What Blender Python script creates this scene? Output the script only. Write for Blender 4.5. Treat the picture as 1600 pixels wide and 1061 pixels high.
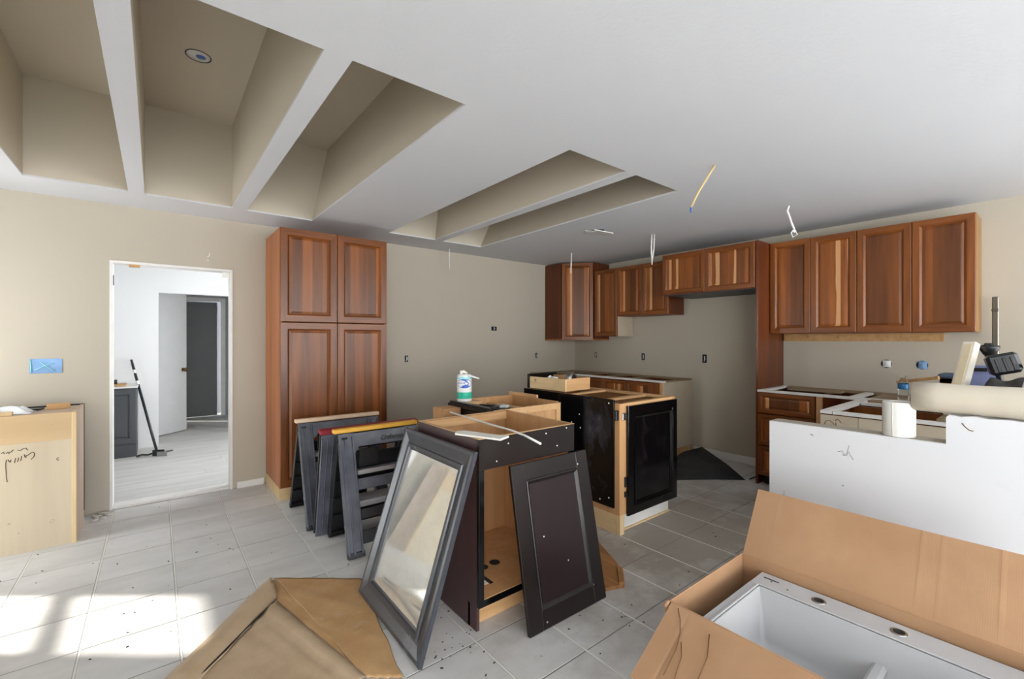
import bpy, bmesh, math, random
from mathutils import Matrix, Vector
random.seed(7)
for o in list(bpy.data.objects): bpy.data.objects.remove(o)
scene = bpy.context.scene
COL = scene.collection
PI = math.pi

# ------------------------------------------------------------------ camera
CAM_H = 1.363
cam_d = bpy.data.cameras.new('camera'); cam = bpy.data.objects.new('camera', cam_d); COL.objects.link(cam)
cam_d.sensor_width = 36.0; cam_d.lens = 36.0 * 695.0 / 1600.0
cam_d.clip_start = 0.05; cam_d.clip_end = 100
cam.location = (0, 0, CAM_H)
cam.rotation_euler = (PI / 2, 0, -math.atan2(0.6254, 0.7803))
scene.camera = cam

# ------------------------------------------------------------------ daylight
world = bpy.data.worlds.new('sky'); scene.world = world; world.use_nodes = True
bg = world.node_tree.nodes['Background']
bg.inputs[0].default_value = (0.93, 0.97, 1.0, 1); bg.inputs[1].default_value = 5.0

sun_d = bpy.data.lights.new('sun', 'SUN'); sun = bpy.data.objects.new('sun', sun_d); COL.objects.link(sun)
sun_d.energy = 5.0; sun_d.angle = math.radians(1.8); sun_d.color = (1.0, 0.95, 0.87)
el = math.radians(39.8)
sdir = Vector((0.78 * math.cos(el), -0.625 * math.cos(el), -math.sin(el)))
sun.rotation_euler = sdir.to_track_quat('-Z', 'Y').to_euler()

def portal(name, loc, rot, sx, sy):
    d = bpy.data.lights.new(name, 'AREA'); d.shape = 'RECTANGLE'; d.size = sx; d.size_y = sy
    d.cycles.is_portal = True
    o = bpy.data.objects.new(name, d); COL.objects.link(o); o.location = loc; o.rotation_euler = rot
portal('sky_portal', (-1.73, -3.85, 1.08), (0, -PI / 2, 0), 2.1, 4.7)
portal('sky_portal', (5.18, -3.85, 1.08), (0, PI / 2, 0), 2.1, 4.7)
portal('sky_portal', (-1.73, 4.07, 1.03), (0, -PI / 2, 0), 2.0, 0.68)
portal('sky_portal', (1.7, -6.63, 1.15), (PI / 2, 0, 0), 5.6, 2.2)

portal('sky_portal', (2.43, 6.05, 1.2), (0, PI / 2, 0), 2.2, 2.1)

vs = scene.view_settings
vs.view_transform = 'Standard'; vs.look = 'None'; vs.gamma = 1.0; vs.use_curve_mapping = False
vs.exposure = 1.18

# ------------------------------------------------------------------ materials
def lin(r, g, b):
    f = lambda c: (c / 255 / 12.92) if c / 255 <= 0.04045 else ((c / 255 + 0.055) / 1.055) ** 2.4
    return (f(r), f(g), f(b), 1)
class NT:
    def __init__(s, name):
        s.m = bpy.data.materials.new(name); s.m.use_nodes = True
        s.t = s.m.node_tree; s.b = s.t.nodes['Principled BSDF']
    def n(s, kind, **kw):
        x = s.t.nodes.new('ShaderNode' + kind)
        for k, v in kw.items():
            if k in x.inputs.keys() if isinstance(k, str) else False: x.inputs[k].default_value = v
            else: setattr(x, k, v)
        return x
    def l(s, a, b): s.t.links.new(a, b)
    def val(s, sock, v):
        if hasattr(v, 'node'): s.l(v, sock)
        else: sock.default_value = v
    def math(s, op, a, b=0.0, c=None):
        x = s.n('Math'); x.operation = op; s.val(x.inputs[0], a); s.val(x.inputs[1], b)
        if c is not None: s.val(x.inputs[2], c)
        return x.outputs[0]
    def mix(s, f, a, b, mode='MIX'):
        x = s.n('Mix'); x.data_type = 'RGBA'; x.blend_type = mode
        s.val(x.inputs[0], f); s.val(x.inputs[6], a); s.val(x.inputs[7], b); return x.outputs[2]
    def ramp(s, f, stops):
        x = s.n('ValToRGB'); e = x.color_ramp.elements
        while len(e) < len(stops): e.new(0.5)
        for q, (p, c) in zip(e, stops): q.position = p; q.color = c
        s.l(f, x.inputs[0]); return x.outputs[0]
    def coords(s, scale=(1, 1, 1), jitter=True):
        tc = s.n('TexCoord'); mp = s.n('Mapping'); mp.inputs['Scale'].default_value = scale
        src = tc.outputs['Object']
        if jitter:
            oi = s.n('ObjectInfo'); va = s.n('VectorMath'); va.operation = 'MULTIPLY_ADD'
            cb = s.n('CombineXYZ')
            for i in range(3): s.l(s.math('MULTIPLY', oi.outputs['Random'], 37.0 + 11 * i), cb.inputs[i])
            va2 = s.n('VectorMath'); va2.operation = 'ADD'; s.l(src, va2.inputs[0]); s.l(cb.outputs[0], va2.inputs[1]); src = va2.outputs[0]
            s.t.nodes.remove(va)
        s.l(src, mp.inputs[0]); return mp.outputs[0], src
    def noise(s, vec, scale, detail=4, rough=0.55):
        x = s.n('TexNoise'); s.l(vec, x.inputs['Vector'])
        x.inputs['Scale'].default_value = scale; x.inputs['Detail'].default_value = detail; x.inputs['Roughness'].default_value = rough
        return x.outputs['Fac']
    def bump(s, h, strength=0.2, dist=0.002):
        x = s.n('Bump'); x.inputs['Strength'].default_value = strength; x.inputs['Distance'].default_value = dist
        s.l(h, x.inputs['Height']); s.l(x.outputs[0], s.b.inputs['Normal'])
    def fin(s, col=None, rough=0.5, metal=0.0, spec=None, coat=0.0):
        if col is not None: s.val(s.b.inputs['Base Color'], col)
        s.val(s.b.inputs['Roughness'], rough); s.b.inputs['Metallic'].default_value = metal
        if spec is not None: s.b.inputs['Specular IOR Level'].default_value = spec
        s.b.inputs['Coat Weight'].default_value = coat
        return s.m

def plain(name, rgb, rough=0.5, metal=0.0, var=0.06, bump=0.0, bscale=60, coat=0.0, spec=None):
    k = NT(name); v, _ = k.coords()
    nz = k.noise(v, 6, 5)
    c = lin(*rgb); dark = tuple(x * (1 - var) for x in c[:3]) + (1,); lite = tuple(min(1, x * (1 + var)) for x in c[:3]) + (1,)
    col = k.ramp(nz, [(0.3, dark), (0.7, lite)])
    if bump: k.bump(k.noise(v, bscale, 3), bump, 0.003)
    return k.fin(col, rough, metal, spec, coat)

def paint(name, rgb, bscale, bstr, dirt=0.0, drgb=(120, 110, 95)):
    k = NT(name); v, _ = k.coords(jitter=False)
    col = k.ramp(k.noise(v, 1.3, 3), [(0.3, tuple(x * 0.97 for x in lin(*rgb)[:3]) + (1,)), (0.7, lin(*rgb))])
    if dirt:
        m = k.ramp(k.noise(v, 2.2, 8, 0.7), [(0.56, (0, 0, 0, 1)), (0.75, (dirt,) * 3 + (1,))])
        col = k.mix(m, col, lin(*drgb))
    k.bump(k.noise(v, bscale, 4), bstr, 0.003)
    return k.fin(col, 0.75, spec=0.25)

def wood(name, dark, light, axis='z', board=0.07, rough=0.35, sap=0.0, saprgb=(222, 170, 118), vary=0.5, grain=1.0, knots=0.0, coat=0.0):
    k = NT(name)
    sc = {'z': (22, 22, 1.3), 'x': (1.3, 22, 22), 'y': (22, 1.3, 22)}[axis]
    v, raw = k.coords(sc)
    g1 = k.noise(v, 1.6 * grain, 7, 0.6); g2 = k.noise(v, 0.45 * grain, 3, 0.5)
    g = k.math('MULTIPLY_ADD', g1, 0.55, k.math('MULTIPLY', g2, 0.45))
    col = k.ramp(g, [(0.33, lin(*dark)), (0.66, lin(*light))])
    sep = k.n('SeparateXYZ'); k.l(raw, sep.inputs[0])
    across = {'z': sep.outputs[0], 'x': sep.outputs[2], 'y': sep.outputs[0]}[axis]
    if axis == 'z': across = k.math('ADD', sep.outputs[0], sep.outputs[1])
    oi = k.n('ObjectInfo')
    if board:
        bi = k.math('FLOOR', k.math('DIVIDE', across, board))
        wn = k.n('TexWhiteNoise'); wn.noise_dimensions = '2D'
        cb = k.n('CombineXYZ'); k.l(bi, cb.inputs[0]); k.l(k.math('MULTIPLY', oi.outputs['Random'], 91.0), cb.inputs[1]); k.l(cb.outputs[0], wn.inputs['Vector'])
        tone = k.math('MULTIPLY_ADD', wn.outputs['Value'], vary, 1 - vary * 0.55)
        tc = k.n('CombineXYZ')
        for i in range(3): k.l(tone, tc.inputs[i])
        col = k.mix(1.0, col, tc.outputs[0], 'MULTIPLY')
        if sap:
            ph = k.math('FRACT', k.math('DIVIDE', across, board))
            wob = k.math('MULTIPLY', k.noise(v, 0.45, 3), 1.5)
            edge = k.math('GREATER_THAN', k.math('ADD', ph, wob), 1.38)
            pick = k.math('GREATER_THAN', wn.outputs['Value'], 1.0 - sap)
            col = k.mix(k.math('MULTIPLY', k.math('MULTIPLY', edge, pick), 0.7), col, lin(*saprgb))
    if knots:
        vo = k.n('TexVoronoi'); k.l(raw, vo.inputs['Vector']); vo.inputs['Scale'].default_value = 5
        kn = k.ramp(vo.outputs['Distance'], [(0.05, (1, 1, 1, 1)), (0.1, (0, 0, 0, 1))])
        col = k.mix(k.math('MULTIPLY', kn, knots), col, lin(70, 40, 20))
    k.bump(g1, 0.06, 0.001)
    return k.fin(col, rough, coat=coat)

M = {}
M['wall'] = paint('beige_wall_paint', (188, 179, 163), 90, 0.10)
M['recess'] = paint('beige_lifted_for_recess_shade', (204, 194, 176), 90, 0.08)  # wall beige made lighter to offset the shade inside the recesses
M['ceiling'] = paint('white_ceiling_texture', (214, 215, 218), 55, 0.30)
M['white_wall'] = paint('white_wall_paint', (228, 228, 228), 70, 0.08)
M['half_wall'] = paint('white_half_wall_paint', (216, 216, 218), 70, 0.06, 0.35, (180, 178, 174))
M['trim'] = plain('white_trim_paint', (228, 226, 222), 0.45)
M['wall_cap'] = plain('dusty_wall_cap', (160, 152, 138), 0.9, bump=0.3)
M['drywall_edge'] = plain('raw_drywall_edge', (196, 192, 184), 0.9, bump=0.3)
M['hall_wall'] = paint('white_hall_paint_dimmed', (170, 171, 173), 70, 0.05)  # white paint darkened to grey for the dim hall
M['grout'] = plain('pale_grout', (226, 224, 218), 0.9, bump=0.3)
M['grout_dark'] = plain('dirty_grout', (126, 122, 116), 0.9, bump=0.3)

def tile_mat():
    k = NT('grey_streaked_porcelain_tile'); v, raw = k.coords((2.6, 6, 6))
    a = k.noise(v, 1.0, 7, 0.6)
    col = k.ramp(a, [(0.28, lin(198, 197, 194)), (0.55, lin(213, 212, 210)), (0.75, lin(221, 220, 218))])
    oi = k.n('ObjectInfo')
    tone = k.math('MULTIPLY_ADD', oi.outputs['Random'], 0.07, 0.95); cb = k.n('CombineXYZ')
    for i in range(3): k.l(tone, cb.inputs[i])
    col = k.mix(1.0, col, cb.outputs[0], 'MULTIPLY')
    # plaster dust and tracked dirt, in room space
    geo = k.n('NewGeometry'); sp = k.n('SeparateXYZ'); k.l(geo.outputs['Position'], sp.inputs[0])
    cx = k.math('SUBTRACT', sp.outputs[0], 2.9); cy = k.math('SUBTRACT', sp.outputs[1], 1.7)
    dd = k.math('SQRT', k.math('ADD', k.math('MULTIPLY', cx, k.math('MULTIPLY', cx, 0.45)), k.math('MULTIPLY', cy, cy)))
    dirt = k.noise(geo.outputs['Position'], 3.4, 8, 0.68)
    msk = k.math('SUBTRACT', k.math('ADD', dirt, 0.55), k.math('MULTIPLY', dd, 0.55))
    mr = k.ramp(msk, [(0.40, (0, 0, 0, 1)), (0.85, (0.85, 0.85, 0.85, 1))])
    col = k.mix(mr, col, lin(146, 136, 122))
    sc = k.ramp(k.noise(geo.outputs['Position'], 7.5, 6, 0.75), [(0.66, (0, 0, 0, 1)), (0.72, (1, 1, 1, 1))])
    col = k.mix(k.math('MULTIPLY', k.math('MULTIPLY', sc, mr), 0.9), col, lin(212, 208, 200))
    gl = k.ramp(k.noise(geo.outputs['Position'], 2.1, 6, 0.7), [(0.55, (0, 0, 0, 1)), (0.8, (0.35, 0.35, 0.35, 1))])
    col = k.mix(gl, col, lin(158, 153, 145))
    k.bump(a, 0.05, 0.001)
    return k.fin(col, k.math('MULTIPLY_ADD', mr, 0.3, 0.42), spec=0.4)
M['tile'] = tile_mat()
M['plank'] = wood('pale_floor_plank', (186, 183, 178), (216, 214, 210), 'x', 0, 0.5)
M['cherry_v'] = wood('cherry_wood_vertical', (90, 45, 14), (142, 80, 28), 'z', 0.0, 0.33, 0.0)
M['cherry_p'] = wood('cherry_wood_panel', (98, 50, 15), (158, 90, 33), 'z', 0.082, 0.36, 0.36, vary=0.95, grain=.6)
M['cherry_h'] = wood('cherry_wood_horizontal', (90, 45, 14), (142, 80, 28), 'x', 0, 0.33)
M['cherry_side'] = wood('cherry_side_veneer', (150, 84, 40), (192, 118, 66), 'z', 0.11, 0.4, vary=0.2)
M['cherry_dark'] = wood('red_cherry_side_veneer', (78, 35, 13), (112, 56, 23), 'z', 0.11, 0.3, vary=0.25)
M['end_veneer'] = wood('tan_end_veneer', (140, 102, 60), (168, 128, 82), 'z', 0, 0.5, grain=.5)
M['cherry_in'] = wood('cherry_cabinet_inside', (112, 58, 28), (142, 80, 42), 'z', 0, 0.5)
M['maple'] = wood('maple_ply_inside', (184, 136, 88), (206, 160, 112), 'z', 0, 0.5, grain=0.6)
M['maple_e'] = wood('maple_edge', (196, 150, 100), (220, 178, 130), 'x', 0, 0.5)
M['maple_y'] = wood('maple_edge_lengthways', (196, 150, 100), (220, 178, 130), 'y', 0, 0.5)
M['pine'] = wood('raw_pine', (206, 174, 126), (230, 204, 160), 'z', 0, 0.6, knots=0.8)
M['pine_x'] = wood('raw_pine_lengthways', (206, 174, 126), (230, 204, 160), 'y', 0, 0.6, knots=0.5)
M['ply'] = wood('raw_plywood_back', (196, 180, 154), (210, 195, 168), 'z', 0, 0.6, grain=0.35)
M['ply_band'] = wood('raw_plywood_band', (198, 168, 126), (212, 182, 140), 'x', 0, 0.6, grain=0.35)
M['ply_grey'] = wood('greyed_plywood_side', (176, 154, 132), (196, 174, 152), 'z', 0, 0.6, grain=0.35)
M['beige_panel'] = plain('beige_melamine', (200, 186, 162), 0.5, var=0.04)
M['substrate'] = wood('dusty_plywood_substrate', (120, 100, 74), (166, 146, 116), 'y', 0, 0.8)
M['brown_scrap'] = wood('brown_scrap_board', (120, 80, 44), (178, 128, 78), 'y', 0, 0.6, knots=0.6)
M['tan_stick'] = wood('tan_timber', (176, 132, 82), (206, 164, 112), 'x', 0, 0.6)

def lacquer(name, rgb, rough, smear, srgb=(120, 122, 130), coat=0.0, edge=0.0, spec=0.5):
    k = NT(name); v, raw = k.coords((1, 1, 0.55))
    s = k.ramp(k.noise(v, 5, 7, 0.65), [(0.58 - edge * .3, (0, 0, 0, 1)), (0.74 - edge * .3, (smear,) * 3 + (1,))])
    if edge:   # glue marks gather in a band along the front edge of the panel
        tc = k.n('TexCoord'); sp = k.n('SeparateXYZ'); k.l(tc.outputs['Object'], sp.inputs[0])
        band = k.ramp(k.math('ABSOLUTE', k.math('SUBTRACT', sp.outputs[1], .17)), [(0.04, (1, 1, 1, 1)), (0.14, (0.02,) * 3 + (1,))])
        s = k.math('MULTIPLY', s, band)
    col = k.mix(s, lin(*rgb), lin(*srgb))
    return k.fin(col, k.math('MULTIPLY_ADD', s, 0.4, rough), coat=coat, spec=spec)
M['black'] = lacquer('black_lacquer', (9, 9, 11), 0.15, 0.08)
M['black_dusty'] = lacquer('black_lacquer_with_glue_marks', (9, 10, 12), 0.13, 0.55, (84, 88, 102), edge=.3, spec=.22)
M['espresso'] = lacquer('espresso_stain', (30, 24, 23), 0.30, 0.10, (84, 76, 74), spec=.35)
M['espresso_panel'] = lacquer('espresso_stain_panel', (36, 24, 25), 0.36, 0.08, (84, 74, 74), spec=.35)
M['plum'] = lacquer('plum_brown_side', (70, 50, 51), 0.4, 0.2, (110, 92, 90))
M['frame_grey'] = lacquer('dark_grey_lacquer', (62, 64, 70), 0.24, 0.2, (110, 112, 120))
M['charcoal'] = lacquer('charcoal_paint', (62, 64, 68), 0.45, 0.1)
def mirror_mat():
    k = NT('dusty_mirror_glass'); v, _ = k.coords()
    d = k.ramp(k.noise(v, 5, 6, 0.7), [(0.30, (0.30,) * 3 + (1,)), (0.80, (0.42,) * 3 + (1,))])
    k.b.inputs['Base Color'].default_value = (0.86, 0.88, 0.87, 1); k.b.inputs['Metallic'].default_value = 1
    k.b.inputs['Roughness'].default_value = 0.03
    df = k.n('BsdfDiffuse'); df.inputs[0].default_value = lin(228, 228, 224)
    mx = k.n('MixShader'); k.l(d, mx.inputs[0]); k.l(k.b.outputs[0], mx.inputs[1]); k.l(df.outputs[0], mx.inputs[2])
    k.l(mx.outputs[0], k.t.nodes['Material Output'].inputs[0]); return k.m
M['mirror'] = mirror_mat()
M['plastic'] = plain('grey_moulded_plastic', (88, 91, 100), 0.2, var=0.35)
M['plastic_dk'] = plain('black_moulded_plastic', (26, 27, 30), 0.35, var=0.2)
M['tray'] = plain('silver_grey_tray', (176, 176, 178), 0.3, metal=0.4)
M['yellow'] = plain('yellow_worn_rail', (232, 178, 70), 0.55, var=0.08)
M['crimson'] = plain('crimson_rail', (140, 36, 52), 0.5, var=0.1)
M['pale_rail'] = plain('pale_scuffed_rail', (226, 198, 168), 0.7, var=0.1, bump=0.2)
def cardboard():
    k = NT('corrugated_cardboard'); v, raw = k.coords()
    w = k.n('TexWave'); k.l(raw, w.inputs['Vector']); w.bands_direction = 'Y'; w.inputs['Scale'].default_value = 55; w.inputs['Distortion'].default_value = 0.6
    col = k.ramp(k.noise(v, 3, 6, 0.6), [(0.3, lin(168, 130, 98)), (0.7, lin(184, 146, 112))])
    k.bump(w.outputs['Fac'], 0.12, 0.001)
    return k.fin(col, 0.8, spec=0.15)
M['cardboard'] = cardboard()
def kraft(name, a, b, rough):
    k = NT(name); v, raw = k.coords(jitter=False)
    n1 = k.noise(v, 4, 7, 0.65)
    col = k.ramp(n1, [(0.3, lin(*a)), (0.7, lin(*b))])
    foot = k.n('TexVoronoi'); k.l(v, foot.inputs['Vector']); foot.inputs['Scale'].default_value = 5.5
    d = k.ramp(foot.outputs['Distance'], [(0.18, (0.45,) * 3 + (1,)), (0.42, (0, 0, 0, 1))])
    dn = k.math('MULTIPLY', d, k.math('GREATER_THAN', k.noise(v, 22, 4, 0.7), 0.55))
    col = k.mix(dn, col, lin(196, 172, 140))
    k.bump(k.noise(v, 9, 5, 0.6), 0.35, 0.008)
    return k.fin(col, rough)
M['kraft'] = kraft('tan_builder_paper', (174, 150, 120), (198, 174, 144), 0.55)
M['kraft_o'] = kraft('orange_brown_builder_paper', (178, 138, 92), (200, 162, 116), 0.4)
M['paper_roll'] = plain('cream_paper_roll', (204, 194, 176), 0.8, var=0.06, bump=0.15, bscale=14)
M['white_paper'] = plain('white_paper', (230, 228, 220), 0.8, var=0.03)
M['white_plastic'] = plain('white_plastic', (232, 232, 230), 0.4, var=0.03)
M['sink'] = plain('white_granite_composite', (190, 190, 191), 0.35, var=0.03, bump=0.08, bscale=160)
M['steel'] = plain('brushed_steel', (170, 170, 168), 0.28, metal=1.0)
M['dull_chrome'] = plain('dull_chrome', (132, 128, 120), 0.25, metal=1.0)
M['dark_metal'] = plain('dark_metal', (50, 50, 52), 0.4, metal=0.7)
M['brass'] = plain('aged_brass', (120, 96, 60), 0.35, metal=1.0)
M['rubber'] = plain('black_rubber_mat', (44, 46, 48), 0.6, var=0.25, bump=0.25, bscale=30)
M['blue_tape'] = plain('blue_masking_tape', (130, 168, 212), 0.6, var=0.25, bump=0.3, bscale=25)
M['blue_film'] = plain('blue_lens_film', (40, 92, 176), 0.4)
M['blue_tub'] = plain('periwinkle_tub_plastic', (142, 152, 196), 0.45)
M['pad'] = plain('slate_blue_pad', (72, 86, 106), 0.7)
M['cloth'] = plain('charcoal_cloth', (58, 56, 54), 0.9, bump=0.4, bscale=60)
M['rag'] = plain('white_plastic_rag', (226, 228, 230), 0.6, bump=0.3, bscale=20)
M['foam'] = plain('cream_foam', (222, 206, 172), 0.85, var=0.1, bump=0.5, bscale=50)
M['foam_edge'] = plain('pale_board_edge', (228, 220, 204), 0.8)
M['door_grey'] = plain('grey_door_paint', (196, 197, 199), 0.5, var=0.03)
M['door_dark'] = plain('dark_grey_door_paint', (96, 97, 98), 0.5, var=0.04)
M['ink'] = plain('black_marker_ink', (34, 28, 24), 0.7)
M['ink_brown'] = plain('brown_marker_ink', (110, 76, 44), 0.7)
M['pencil'] = plain('pencil_scuff', (150, 148, 144), 0.8)
M['dark_hole'] = plain('dark_box_interior', (30, 30, 32), 0.8)
M['debris'] = plain('dark_crumbs', (60, 54, 48), 0.9, var=0.4)
M['wire_w'] = plain('white_cable_sheath', (232, 230, 226), 0.45)
M['wire_y'] = plain('yellow_cable_sheath', (198, 176, 128), 0.45)
M['teal'] = plain('teal_label', (38, 180, 150), 0.35)
M['pale_teal'] = plain('pale_teal_label', (150, 220, 220), 0.35)
M['royal'] = plain('royal_blue_label', (28, 84, 186), 0.35)
M['label_blue'] = plain('blue_bottle_label', (30, 104, 156), 0.35)
def glassy(name, rgb, rough=0.02):
    k = NT(name); k.b.inputs['Transmission Weight'].default_value = 1.0; k.b.inputs['IOR'].default_value = 1.2
    return k.fin(lin(*rgb), rough)
M['bottle'] = glassy('clear_bottle_plastic', (240, 244, 246))
def pane_mat():
    k = NT('window_glass'); tr = k.n('BsdfTransparent'); gl = k.n('BsdfGlossy'); gl.inputs['Roughness'].default_value = 0.0
    mx = k.n('MixShader'); mx.inputs[0].default_value = 0.06
    k.l(tr.outputs[0], mx.inputs[1]); k.l(gl.outputs[0], mx.inputs[2]); k.l(mx.outputs[0], k.t.nodes['Material Output'].inputs[0]); return k.m
M['pane'] = pane_mat()

# ------------------------------------------------------------------ mesh helpers
class MB:
    def __init__(s): s.bm = bmesh.new()
    def _xf(s, vs, mtx):
        if mtx is not None:
            for v in vs: v.co = mtx @ v.co
    def box(s, x0, x1, y0, y1, z0, z1, mi=0, bev=0.0, mtx=None, smooth=False):
        P = [(x0, y0, z0), (x1, y0, z0), (x1, y1, z0), (x0, y1, z0), (x0, y0, z1), (x1, y0, z1), (x1, y1, z1), (x0, y1, z1)]
        v = [s.bm.verts.new(p) for p in P]
        F = [(0, 3, 2, 1), (4, 5, 6, 7), (0, 1, 5, 4), (1, 2, 6, 5), (2, 3, 7, 6), (3, 0, 4, 7)]
        fs = [s.bm.faces.new([v[i] for i in f]) for f in F]
        for f in fs: f.material_index = mi
        if bev > 0:
            es = list({e for f in fs for e in f.edges})
            r = bmesh.ops.bevel(s.bm, geom=es, offset=bev, segments=1, profile=0.5, affect='EDGES')
            allv = list({q for f in r['faces'] for q in f.verts} | {q for q in v if q.is_valid})
            for f in r['faces']: f.material_index = mi
        else: allv = v
        s._xf(allv, mtx); return s
    def prism(s, poly, a0, a1, axis='z', mi=0, mtx=None):
        def pt(p, a):
            return {'z': (p[0], p[1], a), 'y': (p[0], a, p[1]), 'x': (a, p[0], p[1])}[axis]
        A = [s.bm.verts.new(pt(p, a0)) for p in poly]; B = [s.bm.verts.new(pt(p, a1)) for p in poly]
        n = len(poly); fs = [s.bm.faces.new(A[::-1]), s.bm.faces.new(B)]
        for i in range(n): fs.append(s.bm.faces.new([A[i], A[(i + 1) % n], B[(i + 1) % n], B[i]]))
        for f in fs: f.material_index = mi
        s._xf(A + B, mtx); return s
    def tube(s, path, r, n=8, mi=0, caps=True, mtx=None):
        path = [Vector(p) for p in path]; rings = []; allv = []
        rr = r if isinstance(r, (list, tuple)) else [r] * len(path)
        up = None
        for i, p in enumerate(path):
            d = (path[min(i + 1, len(path) - 1)] - path[max(i - 1, 0)]).normalized()
            if up is None: up = Vector((0, 0, 1)) if abs(d.z) < 0.9 else Vector((1, 0, 0))
            a = d.cross(up).normalized(); b = a.cross(d).normalized(); up = b
            ring = [s.bm.verts.new(p + a * rr[i] * math.cos(2 * PI * j / n) + b * rr[i] * math.sin(2 * PI * j / n)) for j in range(n)]
            rings.append(ring); allv += ring
        for q in range(len(rings) - 1):
            for j in range(n):
                f = s.bm.faces.new([rings[q][j], rings[q][(j + 1) % n], rings[q + 1][(j + 1) % n], rings[q + 1][j]]); f.smooth = True; f.material_index = mi
        if caps:
            for f in (s.bm.faces.new(rings[0][::-1]), s.bm.faces.new(rings[-1])): f.material_index = mi
        s._xf(allv, mtx); return s
    def lathe(s, prof, cx=0, cy=0, n=24, mi=0, mtx=None, mis=None):
        rings = []; allv = []
        for (r, z) in prof:
            ring = [s.bm.verts.new((cx + max(r, 1e-4) * math.cos(2 * PI * j / n), cy + max(r, 1e-4) * math.sin(2 * PI * j / n), z)) for j in range(n)]
            rings.append(ring); allv += ring
        for q in range(len(rings) - 1):
            for j in range(n):
                f = s.bm.faces.new([rings[q][j], rings[q][(j + 1) % n], rings[q + 1][(j + 1) % n], rings[q + 1][j]]); f.smooth = True
                f.material_index = mis[q] if mis else mi
        s._xf(allv, mtx); return s
    def frame(s, x0, x1, z0, z1, prof, vmi=0, hmi=1, mtx=None):
        """mitred frame: prof = (inset from the outer edge, y) pairs"""
        rings = []; allv = []
        for (o, y) in prof:
            ring = [s.bm.verts.new(p) for p in ((x0 + o, y, z0 + o), (x1 - o, y, z0 + o), (x1 - o, y, z1 - o), (x0 + o, y, z1 - o))]
            rings.append(ring); allv += ring
        for q in range(len(rings) - 1):
            for j in range(4):
                f = s.bm.faces.new([rings[q][j], rings[q][(j + 1) % 4], rings[q + 1][(j + 1) % 4], rings[q + 1][j]])
                f.material_index = hmi if j in (0, 2) else vmi
        s._xf(allv, mtx); return s
    def grid(s, fn, nu, nv, mi=0, smooth=True):
        V = [[s.bm.verts.new(fn(i / nu, j / nv)) for j in range(nv + 1)] for i in range(nu + 1)]
        for i in range(nu):
            for j in range(nv):
                f = s.bm.faces.new([V[i][j], V[i + 1][j], V[i + 1][j + 1], V[i][j + 1]]); f.smooth = smooth; f.material_index = mi
        return s
    def build(s, name, mats, parent=None, loc=None, rz=None, mtx=None, solid=0.0, sub=0):
        bmesh.ops.recalc_face_normals(s.bm, faces=s.bm.faces)
        me = bpy.data.meshes.new(name); s.bm.to_mesh(me); s.bm.free()
        for m in (mats if isinstance(mats, (list, tuple)) else [mats]): me.materials.append(M[m] if isinstance(m, str) else m)
        o = bpy.data.objects.new(name, me); COL.objects.link(o)
        if parent is not None: o.parent = parent
        if loc is not None: o.location = loc
        if rz is not None: o.rotation_euler = (0, 0, rz)
        if mtx is not None: o.matrix_world = mtx
        if solid:
            md = o.modifiers.new('thickness', 'SOLIDIFY'); md.thickness = solid; md.offset = 1
        if sub:
            md = o.modifiers.new('smooth', 'SUBSURF'); md.levels = sub; md.render_levels = sub
        return o

def tag(o, label, cat, group=None):
    o['label'] = label; o['category'] = cat
    if group: o['group'] = group
    return o
def thing(name, label, cat, loc=(0, 0, 0), rz=0.0, group=None, mtx=None):
    o = bpy.data.objects.new(name, None); COL.objects.link(o); o.empty_display_size = 0.1
    o.location = loc; o.rotation_euler = (0, 0, rz)
    if mtx is not None: o.matrix_world = mtx
    return tag(o, label, cat, group)
def struct(o): o['kind'] = 'structure'; return o
def slab(name, mats, boxes, parent=None, bev=0.0, **kw):
    m = MB()
    for b in boxes: m.box(*b, bev=bev) if len(b) == 6 else m.box(*b[:6], mi=b[6], bev=bev)
    return m.build(name, mats, parent, **kw)
def lean(p, u, v):
    """placement matrix: local x = u, local z = v, local y points to the back"""
    u = Vector(u).normalized(); v = Vector(v); v = (v - u * v.dot(u)).normalized(); y = v.cross(u)
    m = Matrix((u, y, v)).transposed().to_4x4(); m.translation = Vector(p); return m

# ------------------------------------------------------------------ the setting
YA, XB, ZC, XL, YF = 4.75, 5.05, 2.44, -1.60, -6.50
P = 0.347
floor = struct(slab('floor', 'grout_dark', [(XL - .12, XB + .12, YF - .12, YA, -0.12, -0.003)]))
gx0, gy0 = 0.088, 3.40
tile_cache = {}
def tile_at(xa, xb, ya, yb):
    key = (round(xb - xa, 3), round(yb - ya, 3))
    if key not in tile_cache:
        m = MB(); m.box(-key[0] / 2, key[0] / 2, -key[1] / 2, key[1] / 2, -0.0025, 0.0, bev=0.0012)
        o = m.build('tile', 'tile', floor); tile_cache[key] = o.data
    else:
        o = bpy.data.objects.new('tile', tile_cache[key]); COL.objects.link(o); o.parent = floor
    o.location = ((xa + xb) / 2, (ya + yb) / 2, random.uniform(-0.0003, 0.0003))
xs = [gx0 + P * k for k in range(-5, 16)]; ys = [gy0 + P * k for k in range(-9, 5)]
for i, x in enumerate(xs):
    for y in ys:
        xa, xb = max(x + .0055, XL + .002), min(x + P - .0055, XB - .002)
        ya, yb = y + .0026, min(y + P - .0026, YA - .002)
        if xb - xa > 0.02 and yb - ya > 0.02: tile_at(xa, xb, ya, yb)
for x in xs[1:]:
    slab('grout_line', 'grout', [(x - .0042, x + .0042, YF, YA, -.003, -.0012)], floor)
m = MB()
for x in xs:
    for k in range(-29, -9):
        y = gy0 + P * k
        xa, xb = max(x + .0055, XL + .002), min(x + P - .0055, XB - .002)
        ya, yb = max(y + .0022, YF + .002), y + P - .0022
        if xb - xa > .02 and yb - ya > .02: m.box(xa, xb, ya, yb, -.0025, 0)
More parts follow.
